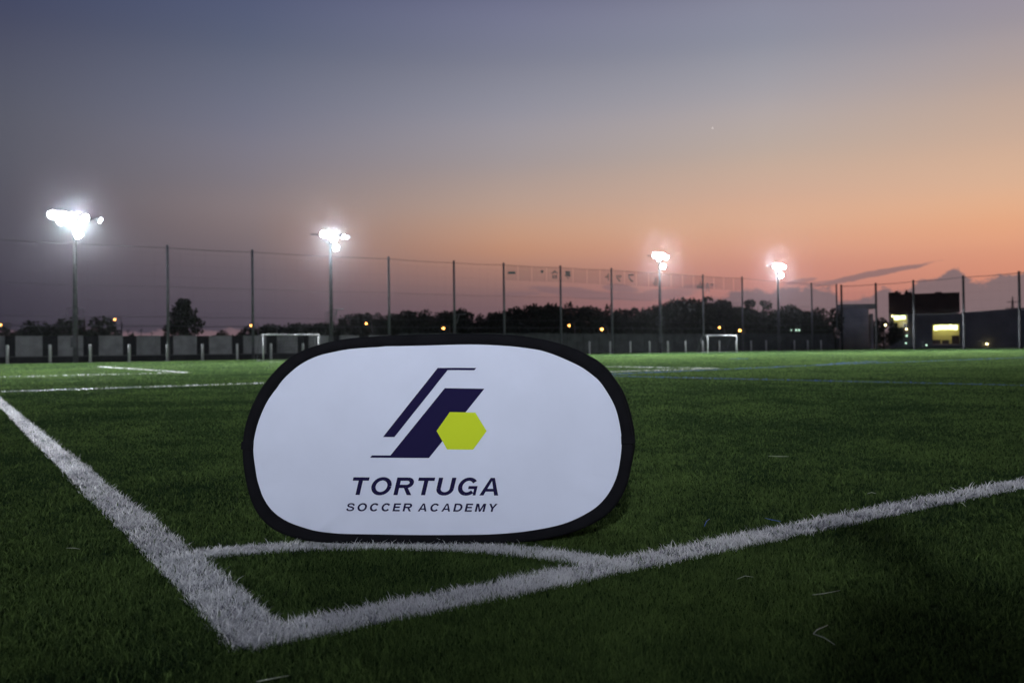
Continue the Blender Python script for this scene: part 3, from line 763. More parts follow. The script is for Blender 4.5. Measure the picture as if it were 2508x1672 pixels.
for a, b in zip(edges[:-1], edges[1:]):
    a1 = a + 1.2; b1 = b - 1.2; (ta, ba), (tb, bb) = ztop(a1), ztop(b1)
    mb = MB(); pts = []
    for j in range(5):
        f = j / 4; px = a1 + (b1 - a1) * f; t0 = ta + (tb - ta) * f; q0 = ba + (bb - ba) * f
        pts.append((strip_pt(px, t0), strip_pt(px, q0 - .8 * math.sin(f * 3.1))))
    for j in range(4): mb.quad(pts[j][1], pts[j + 1][1], pts[j + 1][0], pts[j][0])
    mb.build('cloth_panel', M_cloth, sroot)
    hb = MB(); hb.quad(strip_pt(b - 2.5, tb, -.27), strip_pt(b + .6, tb, -.27), strip_pt(b + .6, bb, -.27), strip_pt(b - 2.5, bb, -.27)); 
for ch, px, py, w, h_ in (('ー', 1255.5, 668, 18, 6), ('・', 1330, 665, 7, 7), ('舎', 1361, 672, 17, 20), ('募', 1393, 673, 16, 20), ('ト', 1489, 678, 9, 18), ('ッ', 1518, 681, 13, 17), ('フ', 1548, 681, 14, 19), ('ル', 1608, 690, 12, 20), ('ム', 1716, 698, 14, 18), ('ハ', 1735, 704, 9, 24), ('・', 1746, 697, 4, 5)):
    me, ax, bx, ay, by = lettering(ch, 0, 0, 0, 0, 0, .02, 1, '')
    if not len(me.vertices): continue
    for v in me.vertices:
        fx = 1 - (v.co.x - ax) / max(bx - ax, 1e-3); fy = (v.co.y - ay) / max(by - ay, 1e-3)
        v.co = strip_pt(px + (fx - .5) * w, py + (.5 - fy) * h_, -.30)
    me.materials.clear(); me.materials.append(M_ink); me.name = 'character'
    o = bpy.data.objects.new('character', me); col.objects.link(o); o.parent = sroot

# ------------------------------------------------------------------ white posts at the turf edge
def zx1(x): return x / 3.267
bol = [zx1(v) for v in (58, 400, 722, 1034, 1338, 1620, 1898)] + [580 + v / 3.733 for v in (312, 605)]
gapw = np.diff(bol)
bol += [768, 797, 826]                               # partly behind the banner's shoulder
bol = bol[:9]
bol += [1200 + v / 3.733 for v in (910, 1100, 1284, 1460, 1628, 1790, 1948, 2100)] + [1700 + v / 4.9 for v in (505, 686, 866, 1205, 1365, 1525)]
bol = sorted(bol)
bproto = None
for i, px in enumerate(bol):
    p = fence_pt(px, -.9)
    lab = f'short white post at the turf edge, {ORD[i]} from the left' if i < 9 else f'short white post at the turf edge right of the banner, {ORD[i - 9]} from the banner'
    if bproto is None:
        bproto = empty('white_post', p, lab, 'post', 'short white posts along the far edge of the turf')
        MB().tube([(0, 0, -.05), (0, 0, 1.32), (0, 0, 1.36)], [.105, .105, .09], 12).build('shaft', M_white, bproto, True)
        MB().tube([(0, 0, 1.36), (0, 0, 1.40)], [.12, .10], 12).build('cap', M_white, bproto)
        MB().tube([(0, 0, -.05), (0, 0, .05)], [.17, .16], 12).build('foot', M_dsteel, bproto)
    else:
        o = copy_tree(bproto); o.location = p; o['label'] = lab

# ------------------------------------------------------------------ goals
def goal(px0, base_y, px1, hgt, label, net_vis):
    p0 = ground(px0, base_y); d = ray(px1, 857)
    det = d.x * -T.y + d.y * T.x; s = (p0.x * -T.y + p0.y * T.x) / det
    p1 = Vector((d.x * s, d.y * s, 0)); w = (p1 - p0).length
    root = empty('football_goal', p0, label, 'goal', 'goals standing on the far side', YAWP)
    r = .055
    for x in (0, w): MB().tube([(x, 0, 0), (x, 0, hgt)], r, 10).build('goal_post', M_goal, root, True)
    MB().tube([(-r, 0, hgt), (w + r, 0, hgt)], r, 10).build('crossbar', M_goal, root, True)
    for x in (0, w):
        MB().tube([(x, 0, hgt), (x, .8, hgt), (x, 1.7, .03), (x, 0, .03)], .025, 6).build('side_frame', M_dsteel, root)
    MB().tube([(0, 1.7, .03), (w, 1.7, .03)], .025, 6).build('ground_bar', M_dsteel, root)
    mb = MB(); e = .006
    prof = [(.8, hgt), (1.7, .03)]
    for j in range(int(w / .25) + 1):
        x = j * .25; mb.quad((x - e, .0, hgt), (x + e, .0, hgt), (x + e, .8, hgt), (x - e, .8, hgt)); mb.quad((x - e, .8, hgt), (x + e, .8, hgt), (x + e, 1.7, .03), (x - e, 1.7, .03))
    for j in range(9):
        f = j / 8; y = .8 + .9 * f; z = hgt + (.03 - hgt) * f
        mb.quad((0, y, z - e), (w, y, z - e), (w, y, z + e), (0, y, z + e))
        for x in (0, w): mb.quad((x, 0, z - e), (x, y, z - e), (x, y, z + e), (x, 0, z + e))
    o = mb.build('goal_net', M_net, root); o['kind'] = 'stuff'
    return root
goal(645, 881.9, 781, 2.0, 'white framed goal standing by the wall at the left of the banner', 0)
goal(1734, 862.9, 1805, 1.93, 'white framed goal standing far off to the right of the banner', 0)

# ------------------------------------------------------------------ boundary walls
def frame_at(px, off):
    p = fence_pt(px, off); return p
wo_ = fence_pt(-60, 5); wroot = empty('boundary_wall', wo_, 'pale concrete panel wall between dark piers behind the left fence', 'wall', None, YAWP)
def wall_s(px): return (fence_pt(px, 5) - wo_).length * (1 if px > -60 else -1)
pan = [(-55, 12), (38, 104), (142, 204), (242, 301), (335, 393), (425, 482), (513, 568), (597, 652), (679, 729), (757, 806), (832, 880), (905, 950)]
zt, zb = 2.22, .50
s_end = wall_s(975)
MB().box(-2, -.10, -.1, s_end, .22, zb - .03).build('plinth', M_dark, wroot)
MB().box(-2, -.14, zb - .03, s_end, .24, zb + .03).build('ledge', mat('grey_ledge', (.12, .12, .12), .8), wroot)
for i, (a, b) in enumerate(pan):
    sa, sb = wall_s(a), wall_s(b)
    MB().box(sa, 0, zb + .03, sb, .15, zt + rnd.uniform(-.02, .02)).build('panel', M_wall, wroot)
    nxt = pan[i + 1][0] if i + 1 < len(pan) else 975
    sn = wall_s(nxt)
    mb = MB(); mb.box(sb + .003, .16, zb + .03, sn - .003, .30, zt - .02)
    k = 5
    for j in range(k):
        c_ = sb + (sn - sb) * (j + .5) / k; mb.box(c_ - .06, .02, zb + .03, c_ + .06, .159, zt - .04)
    mb.build('pier', M_dark, wroot)
# darker boarded fence further right
do_ = fence_pt(976, 5); droot = empty('board_fence', do_, 'low dark boarded fence behind the white posts right of the banner', 'fence', None, YAWP)
M_dboard = mat('dark_board', (.075, .085, .080), .9, .15, .3, 1.0)
Lf = (fence_pt(2045, 5) - do_).length; nb_ = int(Lf / 2.4)
for j in range(nb_):
    MB().box(j * Lf / nb_ + .03, 0, .1, (j + 1) * Lf / nb_ - .03, .06, 2.45 + rnd.uniform(-.03, .03)).build('board', M_dboard, droot)
    MB().box(j * Lf / nb_ - .05, .065, 0, j * Lf / nb_ + .05, .16, 2.5).build('fence_post', M_dark, droot)

# ------------------------------------------------------------------ trees
def crown_mesh(name, seed, n_leaf, lumps, leaf, gaps):
    r_ = np.random.default_rng(seed); vs = []; fs = []
    P = []
    for (cx_, cy_, cz_, a, b) in lumps:
        k = int(n_leaf * a * a * b / sum(q[3] ** 2 * q[4] for q in lumps)) + 4
        d = r_.normal(size=(k, 3)); d /= np.linalg.norm(d, axis=1)[:, None]
        rad = r_.random(k) ** .30
        rad *= 1 + .16 * np.sin(d[:, 0] * 9 + seed) * np.cos(d[:, 2] * 8)
        P.append(np.array([cx_, cy_, cz_]) + d * rad[:, None] * np.array([a, a, b]))
    P = np.concatenate(P); n = len(P)
    nrm = r_.normal(size=(n, 3)); nrm /= np.linalg.norm(nrm, axis=1)[:, None]
    t1 = np.cross(nrm, r_.normal(size=(n, 3))); t1 /= np.linalg.norm(t1, axis=1)[:, None]; t2 = np.cross(nrm, t1)
    s = leaf * (.6 + .8 * r_.random(n))[:, None]
    V = np.stack([P - t1 * s, P - t2 * s * .6, P + t1 * s, P + t2 * s * .6], 1).reshape(-1, 3)
    V[:, 2] = np.clip(V[:, 2], .0, None)
    me = bpy.data.meshes.new(name); me.from_pydata(V.tolist(), [], [(4 * i, 4 * i + 1, 4 * i + 2, 4 * i + 3) for i in range(n)]); me.update()
    me.materials.append(M_leaf); return me
def lumpset(seed, kind):
    q = random.Random(seed)
    if kind == 'dome':
        l = [(0, 0, .5, .44, .44)] + [(.34 * math.cos(a), .34 * math.sin(a), q.uniform(.35, .62), q.uniform(.16, .24), q.uniform(.16, .24)) for a in [k * 1.05 + q.random() for k in range(6)]]
        l += [(q.uniform(-.2, .2), q.uniform(-.2, .2), q.uniform(.74, .84), q.uniform(.14, .2), q.uniform(.12, .16)) for _ in range(4)] + [(0, 0, .2, .42, .22)]
    elif kind == 'tall':
        l = [(0, 0, .5, .34, .36)] + [(q.uniform(-.28, .32), q.uniform(-.28, .32), q.uniform(.3, .8), q.uniform(.14, .22), q.uniform(.10, .16)) for _ in range(9)] + [(q.uniform(-.06, .06), 0, .9, .13, .10), (0, 0, .2, .40, .22)]
    elif kind == 'cone':
        l = [(q.uniform(-.04, .04), 0, .08 + .9 * k / 9, .46 * (1 - (k / 9) ** 1.7) + .07, .10) for k in range(9)] + [(.4 * (1 - z) * math.cos(a), .4 * (1 - z) * math.sin(a), z, .15, .09) for z, a in [(q.uniform(.1, .85), q.uniform(0, 6.3)) for _ in range(14)]]
    elif kind == 'pine':
        l = [(0, 0, .45, .22, .40), (0, 0, .14, .42, .15)] + [(.36 * (1.02 - z) ** .8 * math.cos(a), .36 * (1.02 - z) ** .8 * math.sin(a), z, q.uniform(.12, .2), q.uniform(.06, .10)) for z, a in [(.12 + .8 * k / 19, k * 2.4 + q.random()) for k in range(20)]] + [(.03, 0, .92, .10, .08), (-.07, 0, .84, .12, .07), (.11, 0, .8, .11, .07)]
    elif kind == 'open':
        l = [(q.uniform(-.36, .36), q.uniform(-.3, .3), q.uniform(.52, .92), q.uniform(.10, .19), q.uniform(.07, .12)) for _ in range(11)]
    else:
        l = [(q.uniform(-.36, .36), q.uniform(-.36, .36), q.uniform(.15, .72), q.uniform(.14, .24), q.uniform(.18, .26)) for _ in range(11)]
    return l
crowns = {}
for kind, n_var, nl, lf in (('dome', 4, 4200, .034), ('tall', 3, 4200, .032), ('cone', 1, 3500, .032), ('pine', 1, 4200, .028), ('open', 2, 1500, .036), ('bush', 3, 3200, .034)):
    crowns[kind] = [crown_mesh(kind + '_crown', 40 + 7 * k + len(kind) * 3, nl, lumpset(90 + k * 3 + len(kind), kind), lf, 0) for k in range(n_var)]
def trunk_mesh(seed):
    q = random.Random(seed); mb = MB()
    mb.tube([(0, 0, -.02), (.01, 0, .3), (.0, .01, .62), (.0, 0, .86)], [.032, .026, .018, .006], 8)
    for k in range(6):
        a = q.uniform(0, 6.3); z = q.uniform(.25, .6); mb.tube([(0, 0, z), (.14 * math.cos(a), .14 * math.sin(a), z + .14), (.30 * math.cos(a), .30 * math.sin(a), z + .24)], [.014, .01, .004], 6)
    me = bpy.data.meshes.new('trunk'); me.from_pydata(mb.v, [], mb.f); me.update(); me.materials.append(M_bark); return me
trunks = [trunk_mesh(k) for k in range(3)]
def tree(px, top_y, wpx, Y, kind, label, group, name='tree', sink=0.0):
    base = at(px, 857, Y); base.z = 0; h = at(px, top_y, Y).z; w = wpx / FPX * Y
    root = empty(name, base, label, 'tree' if name != 'bush' else 'bush', group, rnd.uniform(0, 6.28))
    root.scale = (w, w, h * (1.13 if kind == 'bush' else 1.0))
    c_ = bpy.data.objects.new('crown', rnd.choice(crowns[kind])); col.objects.link(c_); c_.parent = root
    t = bpy.data.objects.new('trunk', rnd.choice(trunks)); col.objects.link(t); t.parent = root
    return root
GR = 'trees of the dark wood beyond the far net fence'
TR = [(632, 804, 62, 'bush', 'low round tree at the left tip of the dark wood, beside the left goal'), (672, 795, 84, 'dome', 'low domed tree behind the left end of the left goal crossbar'), (735, 791, 90, 'dome', 'low domed tree behind the right end of the left goal crossbar'),
      (797, 790, 80, 'dome', 'low tree directly behind the second floodlight mast'), (838, 784, 60, 'tall', 'small tree just right of the second floodlight mast'), (880, 767, 88, 'dome', 'round tree above the amber lamp nearest right of the second mast'),
      (922, 770, 62, 'tall', 'tree in the notch just left of the brightest net post'), (962, 767, 64, 'dome', 'round tree directly behind the brightest net post'), (1000, 758, 84, 'dome', 'tall domed tree right of the brightest net post'),
      (1046, 762, 82, 'tall', 'tree left of the amber lamp above the banner top'), (1090, 763, 78, 'dome', 'tree directly above the amber lamp over the banner top'), (1130, 754, 66, 'dome', 'tall tree just right of the net post above the banner top'),
      (1178, 770, 52, 'cone', 'small pointed tree left of the post where the letter strip begins'), (1215, 765, 70, 'dome', 'low tree touching the left of the post where the letter strip begins'),
      (1258, 752, 74, 'dome', 'tree below the dash at the left end of the letter strip'), (1308, 745, 84, 'dome', 'broad tree below the empty left panels of the letter strip'), (1354, 741, 84, 'dome', 'tall tree just left of the second post of the letter strip'),
      (1396, 743, 70, 'tall', 'tree just right of the second post of the letter strip'), (1441, 749, 76, 'dome', 'tree above the two amber lamps right of the banner top'), (1490, 750, 66, 'tall', 'tree just left of the third post of the letter strip'),
      (1524, 754, 64, 'dome', 'tree just right of the third post of the letter strip'), (1552, 756, 44, 'open', 'thin tree with sky showing through its crown, left of the third mast'), (1576, 758, 40, 'tall', 'narrow tree right of the see-through tree, left of the third mast'),
      (1600, 748, 66, 'dome', 'round tree touching the third floodlight mast'), (1644, 734, 78, 'dome', 'tall tree just right of the third floodlight mast'), (1680, 726, 92, 'dome', 'tallest domed tree of the wood, left of the post by the right goal'),
      (1734, 729, 82, 'tall', 'tall tree just right of the post by the right goal'), (1770, 733, 70, 'dome', 'tree directly above the right goal, at the shoulder of the high crowns'), (1806, 751, 70, 'dome', 'lower tree left of the last post of the letter strip'),
      (1858, 737, 56, 'open', 'lone open-crowned tree standing up between the last letter-strip post and the fourth mast'), (1846, 766, 84, 'bush', 'low bushy tree under the lone open-crowned tree'), (1892, 766, 70, 'dome', 'low tree just left of the fourth floodlight mast'),
      (1928, 747, 76, 'dome', 'round tree just right of the fourth floodlight mast'), (1970, 762, 74, 'dome', 'low tree at the right end of the wood by the fence corner')]
for i, (px, ty, w, k, lab) in enumerate(TR):
    tree(px, ty - 5, w * 1.36, 185 + rnd.uniform(-12, 14), k, lab, GR)
# undergrowth filling the foot of the wood
ug = crown_mesh('undergrowth', 77, 5200, [(at(x, 857, 176).x, 176 + rnd.uniform(-4, 4), 1.6, 5.0, 3.6 + rnd.uniform(0, 1.2)) for x in range(600, 2060, 42)], .8, 0)
uo = bpy.data.objects.new('undergrowth', ug); col.objects.link(uo); uo['kind'] = 'stuff'; uo['label'] = 'dark undergrowth along the foot of the wood'
tree(449, 730, 134, 96, 'pine', 'big dark bushy conifer standing alone right of the leftmost net post', 'lone trees behind the left wall', 'conifer')
GB = 'bushes and small trees behind the left wall'
tree(146, 786, 140, 88, 'bush', 'wide shaggy tree left of the leftmost floodlight mast', GB, 'small_tree'); tree(208, 775, 140, 82, 'bush', 'wide shaggy tree right of the leftmost floodlight mast, overhanging the wall', GB, 'small_tree')
for px, ty, w, Y, lab in ((52, 800, 86, 100, 'low bush at far left over the pale wall'), (8, 816, 40, 100, 'low bush at the left edge of the picture'), (325, 815, 36, 84, 'small round bush over the pier left of the conifer'), (547, 808, 64, 110, 'low bush left of the second net post'), (586, 813, 56, 112, 'low bush touching the second net post'), (262, 824, 50, 90, 'low bush right of the shaggy trees')):
    tree(px, ty, w, Y, 'bush', lab, GB, 'bush')
tree(172, 862, 34, 71.5, 'bush', 'dark shrub at the foot of the wall by the leftmost mast', GB, 'bush')
GT = 'bushes around the round concrete tower'
for px, ty, w, Y, lab in ((2026, 755, 92, 130, 'dark bushy tree hiding the left side of the round tower'), (1996, 766, 60, 134, 'dark bushy tree left of the post at the fence corner'), (2164, 776, 70, 150, 'dark bush between the round tower and the lit building'), (2132, 772, 30, 146, 'small bush touching the right side of the round tower')):
    tree(px, ty, w, Y, 'bush', lab, GT, 'bush')

# ------------------------------------------------------------------ round tower and lit building
M_conc = mat('grey_concrete', (.52, .49, .43), .9, .2, .2, .5, .2, 3)
pt = at(2092, 857, 140); pt.z = 0; k140 = 140 / FPX
tr_ = empty('round_tower', pt, 'squat round concrete tower with a flat overhanging cap', 'tower')
ht = at(2092, 757, 140).z; ht2 = at(2092, 745.5, 140).z; rr = 34 * k140
MB().tube([(0, 0, -.1), (0, 0, ht)], rr, 32).build('drum', M_conc, tr_, True)
MB().box(-rr - .03, -rr * .6, ht + .003, 49 * k140, rr * .5, ht2).build('cap', M_conc, tr_)
MB().box(40 * k140, -.3, 0, 46 * k140, .3, ht - .8).build('buttress', M_conc, tr_)

BYD = 165.0; kb = BYD / FPX
BAL = R(24.3); BU = Vector((math.cos(BAL), -math.sin(BAL), 0))
bo = at(2180, 845, BYD); bo.z = 0
def bx(px):
    d = ray(px, 845); det = d.x * -BU.y + d.y * BU.x
    t = (bo.x * -BU.y + bo.y * BU.x) / det
    return (Vector((d.x * t, d.y * t, 0)) - bo).dot(BU)
def by_(px): return (bo + BU * bx(px)).y
def bz(px, py): return at(px, py, by_(px)).z
bld = empty('works_building', bo, 'dark industrial building with two lit windows at the right', 'building', None, -BAL)
M_brown = mat('dark_brown_cladding', (.075, .048, .040), .85, .2, .2, .4)
M_grey = mat('blue_grey_render', (.19, .19, .19), .85, .2, .2, .3)
def bbox(name, m, px0, py0, px1, py1, d0, d1, parent=bld):
    return MB().box(bx(px0), d0, bz(px0, py1) if py1 < 900 else -.1, bx(px1), d1, bz((px0 + px1) / 2, py0)).build(name, m, parent)
up_ = bbox('upper_storey', M_brown, 2178, 718, 2353, 768.5, .6, 13)
for a, b, y in ((2178, 2208, 716), (2194, 2201, 711), (2221, 2227, 709), (2220, 2236, 715), (2240, 2268, 719), (2296, 2306, 719.5), (2292, 2352, 724)):
    pass
bbox('parapet', M_brown, 2178, 715.5, 2209, 718, .63, 10); bbox('vent', M_dark, 2194, 711, 2202, 715.5, 2, 3); bbox('vent', M_dark, 2220, 709, 2226, 718, 2, 3)
bbox('roof_box', M_dark, 2218, 714, 2236, 718, 1.5, 6); bbox('roof_box', M_dark, 2294, 713.5, 2310, 718, 1.5, 6)
# front walls are cut round the window openings
w1 = (2189, 771.5, 2224, 809); w2 = (2284, 794, 2351, 843)
Mf = M_grey
def wallpiece(px0, py0, px1, py1): return bbox('wall', Mf, px0, py0, px1, py1, 0, .4)
wallpiece(2178, 768.5, 2189, 999); wallpiece(2224, 768.5, 2284, 999); wallpiece(2351, 768.5, 2358, 999)
wallpiece(2189, 768.5, 2224, 771.5); wallpiece(2189, 809, 2224, 999); wallpiece(2284, 768.5, 2351, 794); wallpiece(2284, 843, 2351, 999)
M_room = mat('beige_room', (.55, .42, .24), .9, .1)
M_tube = emat('fluorescent_tube', (.82, 1.0, .42), 5.0)
M_glass = bpy.data.materials.new('window_glass'); M_glass.use_nodes = True
g_ = M_glass.node_tree; gt = g_.nodes.new('ShaderNodeBsdfTransparent'); gg = g_.nodes.new('ShaderNodeBsdfGlossy'); gg.inputs['Roughness'].default_value = .1
gm = g_.nodes.new('ShaderNodeMixShader'); gm.inputs[0].default_value = .06; g_.links.new(gt.outputs[0], gm.inputs[1]); g_.links.new(gg.outputs[0], gm.inputs[2]); g_.links.new(gm.outputs[0], g_.nodes['Material Output'].inputs[0])
def window(w, tubes, clutter):
    px0, py0, px1, py1 = w
    x0, x1 = bx(px0), bx(px1); z0, z1 = bz(px0, py1), bz(px0, py0)
    fr = MB(); t = .07
    fr.box(x0, .05, z0, x0 + t, .15, z1).box(x1 - t, .05, z0, x1, .15, z1).box(x0 + t, .05, z1 - t, x1 - t, .15, z1).box(x0 + t, .05, z0, x1 - t, .15, z0 + t)
    wn = fr.build('window', M_dark, bld)
    MB().quad((x0 + t, .1, z0 + t), (x1 - t, .1, z0 + t), (x1 - t, .1, z1 - t), (x0 + t, .1, z1 - t)).build('pane', M_glass, wn)
    rm = MB(); d = 2.6
    rm.quad((x0, .41, z0), (x1, .41, z0), (x1, d, z0), (x0, d, z0)); rm.quad((x0, d, z0), (x1, d, z0), (x1, d, z1), (x0, d, z1)); rm.quad((x0, .41, z1), (x0, d, z1), (x1, d, z1), (x1, .41, z1))
    rm.quad((x0, .41, z0), (x0, d, z0), (x0, d, z1), (x0, .41, z1)); rm.quad((x1, .41, z0), (x1, .41, z1), (x1, d, z1), (x1, d, z0))
    rm.build('room', M_room, wn)
    for (a, b, za, zb2) in tubes:
        MB().box(x0 + (x1 - x0) * a, .9, z0 + (z1 - z0) * za, x0 + (x1 - x0) * b, 1.1, z0 + (z1 - z0) * zb2).build('tube_light', M_tube, wn)
    for (a, b, za, zb2) in clutter:
        MB().box(x0 + (x1 - x0) * a, .5, z0 + (z1 - z0) * za + .002, x0 + (x1 - x0) * b, .8, z0 + (z1 - z0) * zb2).build('shelf_unit', M_brown, wn)
window(w1, [(.08, .42, .70, .95), (.5, .85, .74, .95)], [(.72, .98, .0, .42), (.45, .70, .0, .2)])
window(w2, [(.08, .22, .72, .93), (.24, .40, .74, .95), (.43, .58, .74, .94), (.61, .76, .74, .95), (.79, .93, .72, .93)], [(.02, .3, .0, .22), (.72, .98, .0, .42), (.36, .62, .0, .2)])
wing = MB(); xa, xb = bx(2359), bx(2700)
za, zb3 = bz(2359, 765), bz(2508, 757.5) + 1.0
wing.v = [(xa, .1, -.1), (xb, .1, -.1), (xb, 14, -.1), (xa, 14, -.1), (xa, .1, za), (xb, .1, zb3), (xb, 14, zb3), (xa, 14, za)]
wing.f = [(0, 3, 2, 1), (4, 5, 6, 7), (0, 1, 5, 4), (1, 2, 6, 5), (2, 3, 7, 6), (3, 0, 4, 7)]
wing.build('side_wing', M_grey, bld)
# small lamps around the building
def small_lamp(px, py, Y, r, m, label, name='wall_lamp'):
    p = at(px, py, Y); o = empty(name, p, label, 'lamp', 'small lamps near the buildings')
    bm = bmesh.new(); bmesh.ops.create_uvsphere(bm, u_segments=10, v_segments=8, radius=r); me = bpy.data.meshes.new('bulb'); bm.to_mesh(me); bm.free(); me.materials.append(m)
    b = bpy.data.objects.new('bulb', me); col.objects.link(b); b.parent = o
    MB().tube([(0, .1, r * .6), (0, .1, r * 1.5), (0, .3, r * 1.6)], r * .25, 6).build('bracket', M_dsteel, o)
    if Y < 150 or px < 2000: MB().tube([(0, .3, r * 1.6), (0, .3, -p.z)], .05, 6).build('lamp_post', M_dsteel, o)
    return o
for px, py, Y, m, r, lab in ((2186, 774, 0, M_paleamber, .13, 'small amber lamp at the upper corner of the left lit window'), (2168.5, 796, 140, M_paleamber, .13, 'small amber lamp among the bushes left of the lit building'), (2220, 806, 0, M_paleamber, .12, 'topmost of three small lamps under the left lit window'), (2220.5, 822, 0, M_mint, .14, 'middle of three small lamps under the left lit window'), (2219, 840, 0, M_mint, .13, 'lowest of three small lamps under the left lit window'), (2269, 845, 0, M_mint, .13, 'small dim lamp low between the two lit windows'), (2417, 842, 0, M_paleamber, .15, 'small yellow lamp low on the right wing of the building'), (1938, 808, 160, M_mint, .12, 'dim green lamp right of the fourth mast, left of a close pair'), (1950, 808, 160, M_mint, .16, 'left lamp of the close pale green pair right of the fourth mast'), (1957, 808, 160, M_mint, .16, 'right lamp of the close pale green pair right of the fourth mast')):
    small_lamp(px, py, Y or by_(px) - .45, r, m, lab)

# ------------------------------------------------------------------ street lamps beyond the fence
def street_lamp(px, py, Y, r, label):
    r *= .72
    p = at(px, py, Y); base = Vector((p.x, p.y, 0)); h = p.z
    o = empty('street_lamp', base, label, 'street lamp', 'amber street lamps beyond the far fence')
    MB().tube([(.9, .3, -.1), (.9, .3, h * .9), (.8, .3, h + .35), (.1, 0, h + r + .1)], [.08, .06, .05, .04], 8).build('lamp_pole', M_dsteel, o)
    bm = bmesh.new(); bmesh.ops.create_uvsphere(bm, u_segments=12, v_segments=8, radius=r); me = bpy.data.meshes.new('bulb'); bm.to_mesh(me); bm.free(); me.materials.append(M_sodium)
    b = bpy.data.objects.new('bulb', me); col.objects.link(b); b.parent = o; b.location = (0, 0, h)
    MB().tube([(0, 0, h + r * .6), (0, 0, h + r + .12)], [r * 1.05, r * .3], 10).build('hood', M_dsteel, o)
for px, py, Y, r, lab in ((281, 782, 130, .19, 'amber street lamp on a thin pole left of the conifer'), (615.5, 797, 120, .25, 'amber street lamp beside the second net post'), (897, 792, 140, .21, 'amber street lamp left of the brightest net post'), (1086, 803, 120, .25, 'amber street lamp just over the banner top'), (1394, 797, 130, .20, 'amber street lamp right of the second letter-strip post'), (1474, 806, 120, .25, 'amber street lamp left of the third letter-strip post'), (1762, 802, 140, .20, 'amber street lamp over the right goal'), (1812, 809, 130, .25, 'amber street lamp just right of the right goal'), (1, 796, 110, .22, 'pinkish street lamp at the left edge of the picture')):
    street_lamp(px, py, Y, r, lab)

# thin utility poles on the left skyline
for i, (px, ty, Y, arm, lab) in enumerate(((25, 790, 150, 1, 'thin pole at far left over the low bush'), (68, 784, 150, 1, 'thin pole left of the shaggy trees'), (299, 791, 160, 1, 'thin pole just right of the left street lamp'), (313, 806, 170, 0, 'thin short pole over the small round bush'), (346, 805, 170, 0, 'thin short pole midway to the conifer'), (372, 812, 170, 0, 'thinnest short pole nearest the conifer'), (110, 784, 160, 1, 'thin pole behind the shaggy trees'))):
    p = at(px, ty, Y); b = Vector((p.x, p.y, 0))
    o = empty('utility_pole', b, lab, 'pole', 'thin poles on the left skyline')
    MB().tube([(0, 0, -.1), (0, 0, p.z)], [.10, .07], 6).build('shaft', M_dsteel, o)
    MB().tube([(-.5 * (1 + arm), 0, p.z - .3), (.5, 0, p.z - .3)], .05, 6).build('cross_bar', M_dsteel, o)
# brackets on two fence posts' backs: low service lamps on arms
for px, y0, y1, Y, lab in ((819, 758, 778, 79, 'bracket arm on the second floodlight mast, reaching right'), (1118, 770, 792, 84, 'bracket arm beside the net post above the banner top')):
    a = at(px, y1, fence_pt(px).y - .1); b = at(px + 7, y0, a.y); c_ = at(px + 24, y0 - 1, a.y); d = at(px - 3, y0, a.y)
    r0 = a.copy(); o = empty('bracket_arm', r0, lab, 'bracket'); 
    MB().tube([a - r0, b - r0], .05, 6).build('strut', M_dsteel, o); MB().tube([d - r0, c_ - r0], .05, 6).build('arm', M_dsteel, o)

# far pylon and evening star
pp = at(2482, 857, 600); pp.z = 0; hp = at(2482, 725, 600).z
py_ = empty('transmission_tower', pp, 'far lattice transmission tower over the right wing of the building', 'pylon')
mb = MB()
for sx_, sy_ in ((-1, -1), (1, -1), (1, 1), (-1, 1)): mb.tube([(sx_ * 2.5, sy_ * 2.5, 0), (sx_ * .9, sy_ * .9, hp * .6), (0, 0, hp)], .22, 4)
for z in np.linspace(hp * .1, hp * .9, 8):
    w_ = 2.5 - 2.2 * z / hp
    mb.tube([(-w_, -w_, z), (w_, -w_, z + 2.5)], .12, 4); mb.tube([(w_, -w_, z), (-w_, -w_, z + 2.5)], .12, 4)
mb.build('lattice', M_dsteel, py_)
for f, w_ in ((.62, 5.5), (.75, 5), (.88, 4)): MB().tube([(-w_, 0, hp * f), (w_, 0, hp * f)], .25, 4).build('cross_arm', M_dsteel, py_)
st = at(1745, 314, 4200)
bm = bmesh.new(); bmesh.ops.create_icosphere(bm, subdivisions=2, radius=2.6); me = bpy.data.meshes.new('evening_star'); bm.to_mesh(me); bm.free(); me.materials.append(emat('star_light', (1, .95, .88), 1.2))
so_ = bpy.data.objects.new('evening_star', me); col.objects.link(so_); so_.location = st; tag(so_, 'single small bright evening star high in the dusk sky', 'star')

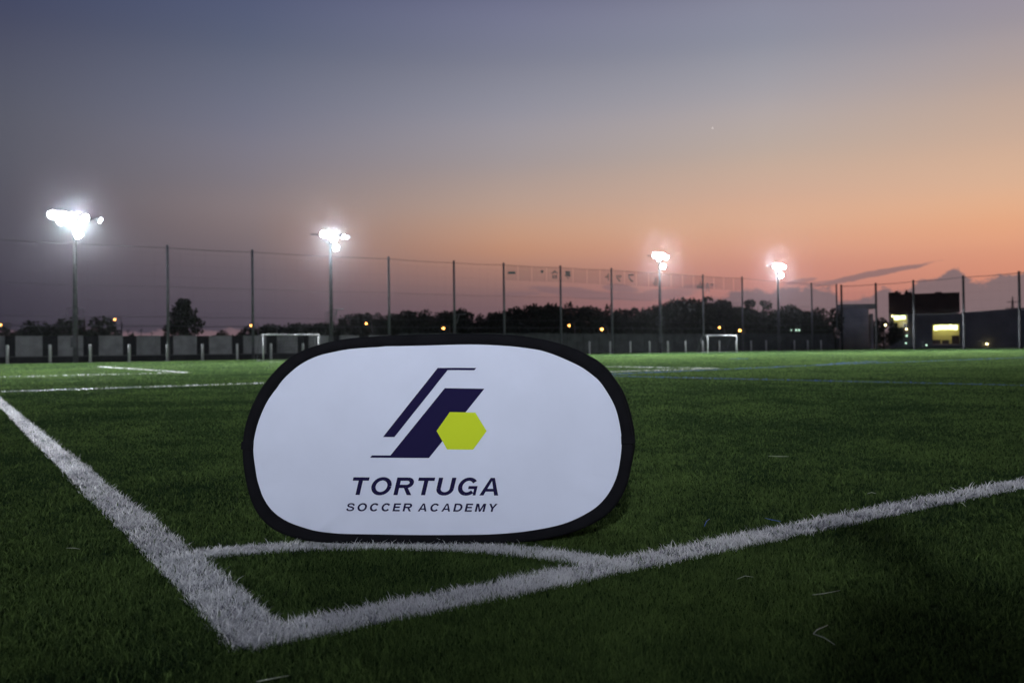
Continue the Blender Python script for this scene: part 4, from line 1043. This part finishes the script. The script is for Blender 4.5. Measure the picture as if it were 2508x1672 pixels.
# ------------------------------------------------------------------ unseen person behind the camera, casting the shadow into view
pr = empty('person', (.42, -1.78, 0), 'person standing just behind the camera with elbows out, casting the shadow on the grass', 'person')
J = [((0, 0, .95), .15), ((0, 0, 1.10), .135), ((0, .01, 1.30), .16), ((0, 0, 1.45), .085), ((0, .01, 1.52), .055), ((0, .03, 1.61), .092), ((0, .03, 1.69), .082)]
Ed = [(0, 1), (1, 2), (2, 3), (3, 4), (4, 5), (5, 6)]
for sg in (-1, 1):
    i = len(J)
    J += [((.19 * sg, 0, 1.40), .068), ((.36 * sg, .04, 1.16), .048), ((.15 * sg, .24, 1.22), .034), ((.07 * sg, .30, 1.27), .036)]
    Ed += [(2, i), (i, i + 1), (i + 1, i + 2), (i + 2, i + 3)]
    i = len(J)
    J += [((.10 * sg, 0, .86), .105), ((.12 * sg, .02, .50), .068), ((.13 * sg, -.02, .09), .048), ((.14 * sg, .13, .04), .038)]
    Ed += [(0, i), (i, i + 1), (i + 1, i + 2), (i + 2, i + 3)]
me = bpy.data.meshes.new('body'); me.from_pydata([p for p, _ in J], Ed, []); me.update()
bo_ = bpy.data.objects.new('body', me); col.objects.link(bo_); bo_.parent = pr
sk = bo_.modifiers.new('skin', 'SKIN'); sk.use_smooth_shade = True
for v, (_, r_) in zip(me.skin_vertices[0].data, J): v.radius = (r_, r_)
me.skin_vertices[0].data[0].use_root = True
sb = bo_.modifiers.new('sub', 'SUBSURF'); sb.levels = 2; sb.render_levels = 2
me.materials.append(mat('navy_tracksuit', (.03, .035, .06), .8, .2, .2, 8))
bm = bmesh.new(); bmesh.ops.create_uvsphere(bm, u_segments=16, v_segments=10, radius=.105)
for v in bm.verts: v.co = Vector((v.co.x * .95, v.co.y * 1.05 + .012, v.co.z * .9 + 1.68))
me = bpy.data.meshes.new('hair'); bm.to_mesh(me); bm.free(); me.materials.append(mat('black_hair', (.012, .011, .010), .6, .3))
ho = bpy.data.objects.new('hair', me); col.objects.link(ho); ho.parent = pr

# ------------------------------------------------------------------ haze added for a bloom around the lamps
if HAZE > 0:
    hz_ = MB().box(-420, -60, -1.03, 420, 760, max(hp, 20) + 3).build('haze', M_soil); hz_['kind'] = 'stuff'; hz_['label'] = 'thin haze added to give the floodlights their glow'
    m = bpy.data.materials.new('bloom_haze'); m.use_nodes = True; t = m.node_tree
    t.nodes.remove(t.nodes['Principled BSDF']); v = t.nodes.new('ShaderNodeVolumePrincipled')
    v.inputs['Color'].default_value = (.9, .93, 1, 1); v.inputs['Density'].default_value = HAZE; v.inputs['Anisotropy'].default_value = .984
    t.links.new(v.outputs[0], t.nodes['Material Output'].inputs['Volume'])
    m.cycles.volume_sampling = 'EQUIANGULAR'
    hz_.data.materials.clear(); hz_.data.materials.append(m)
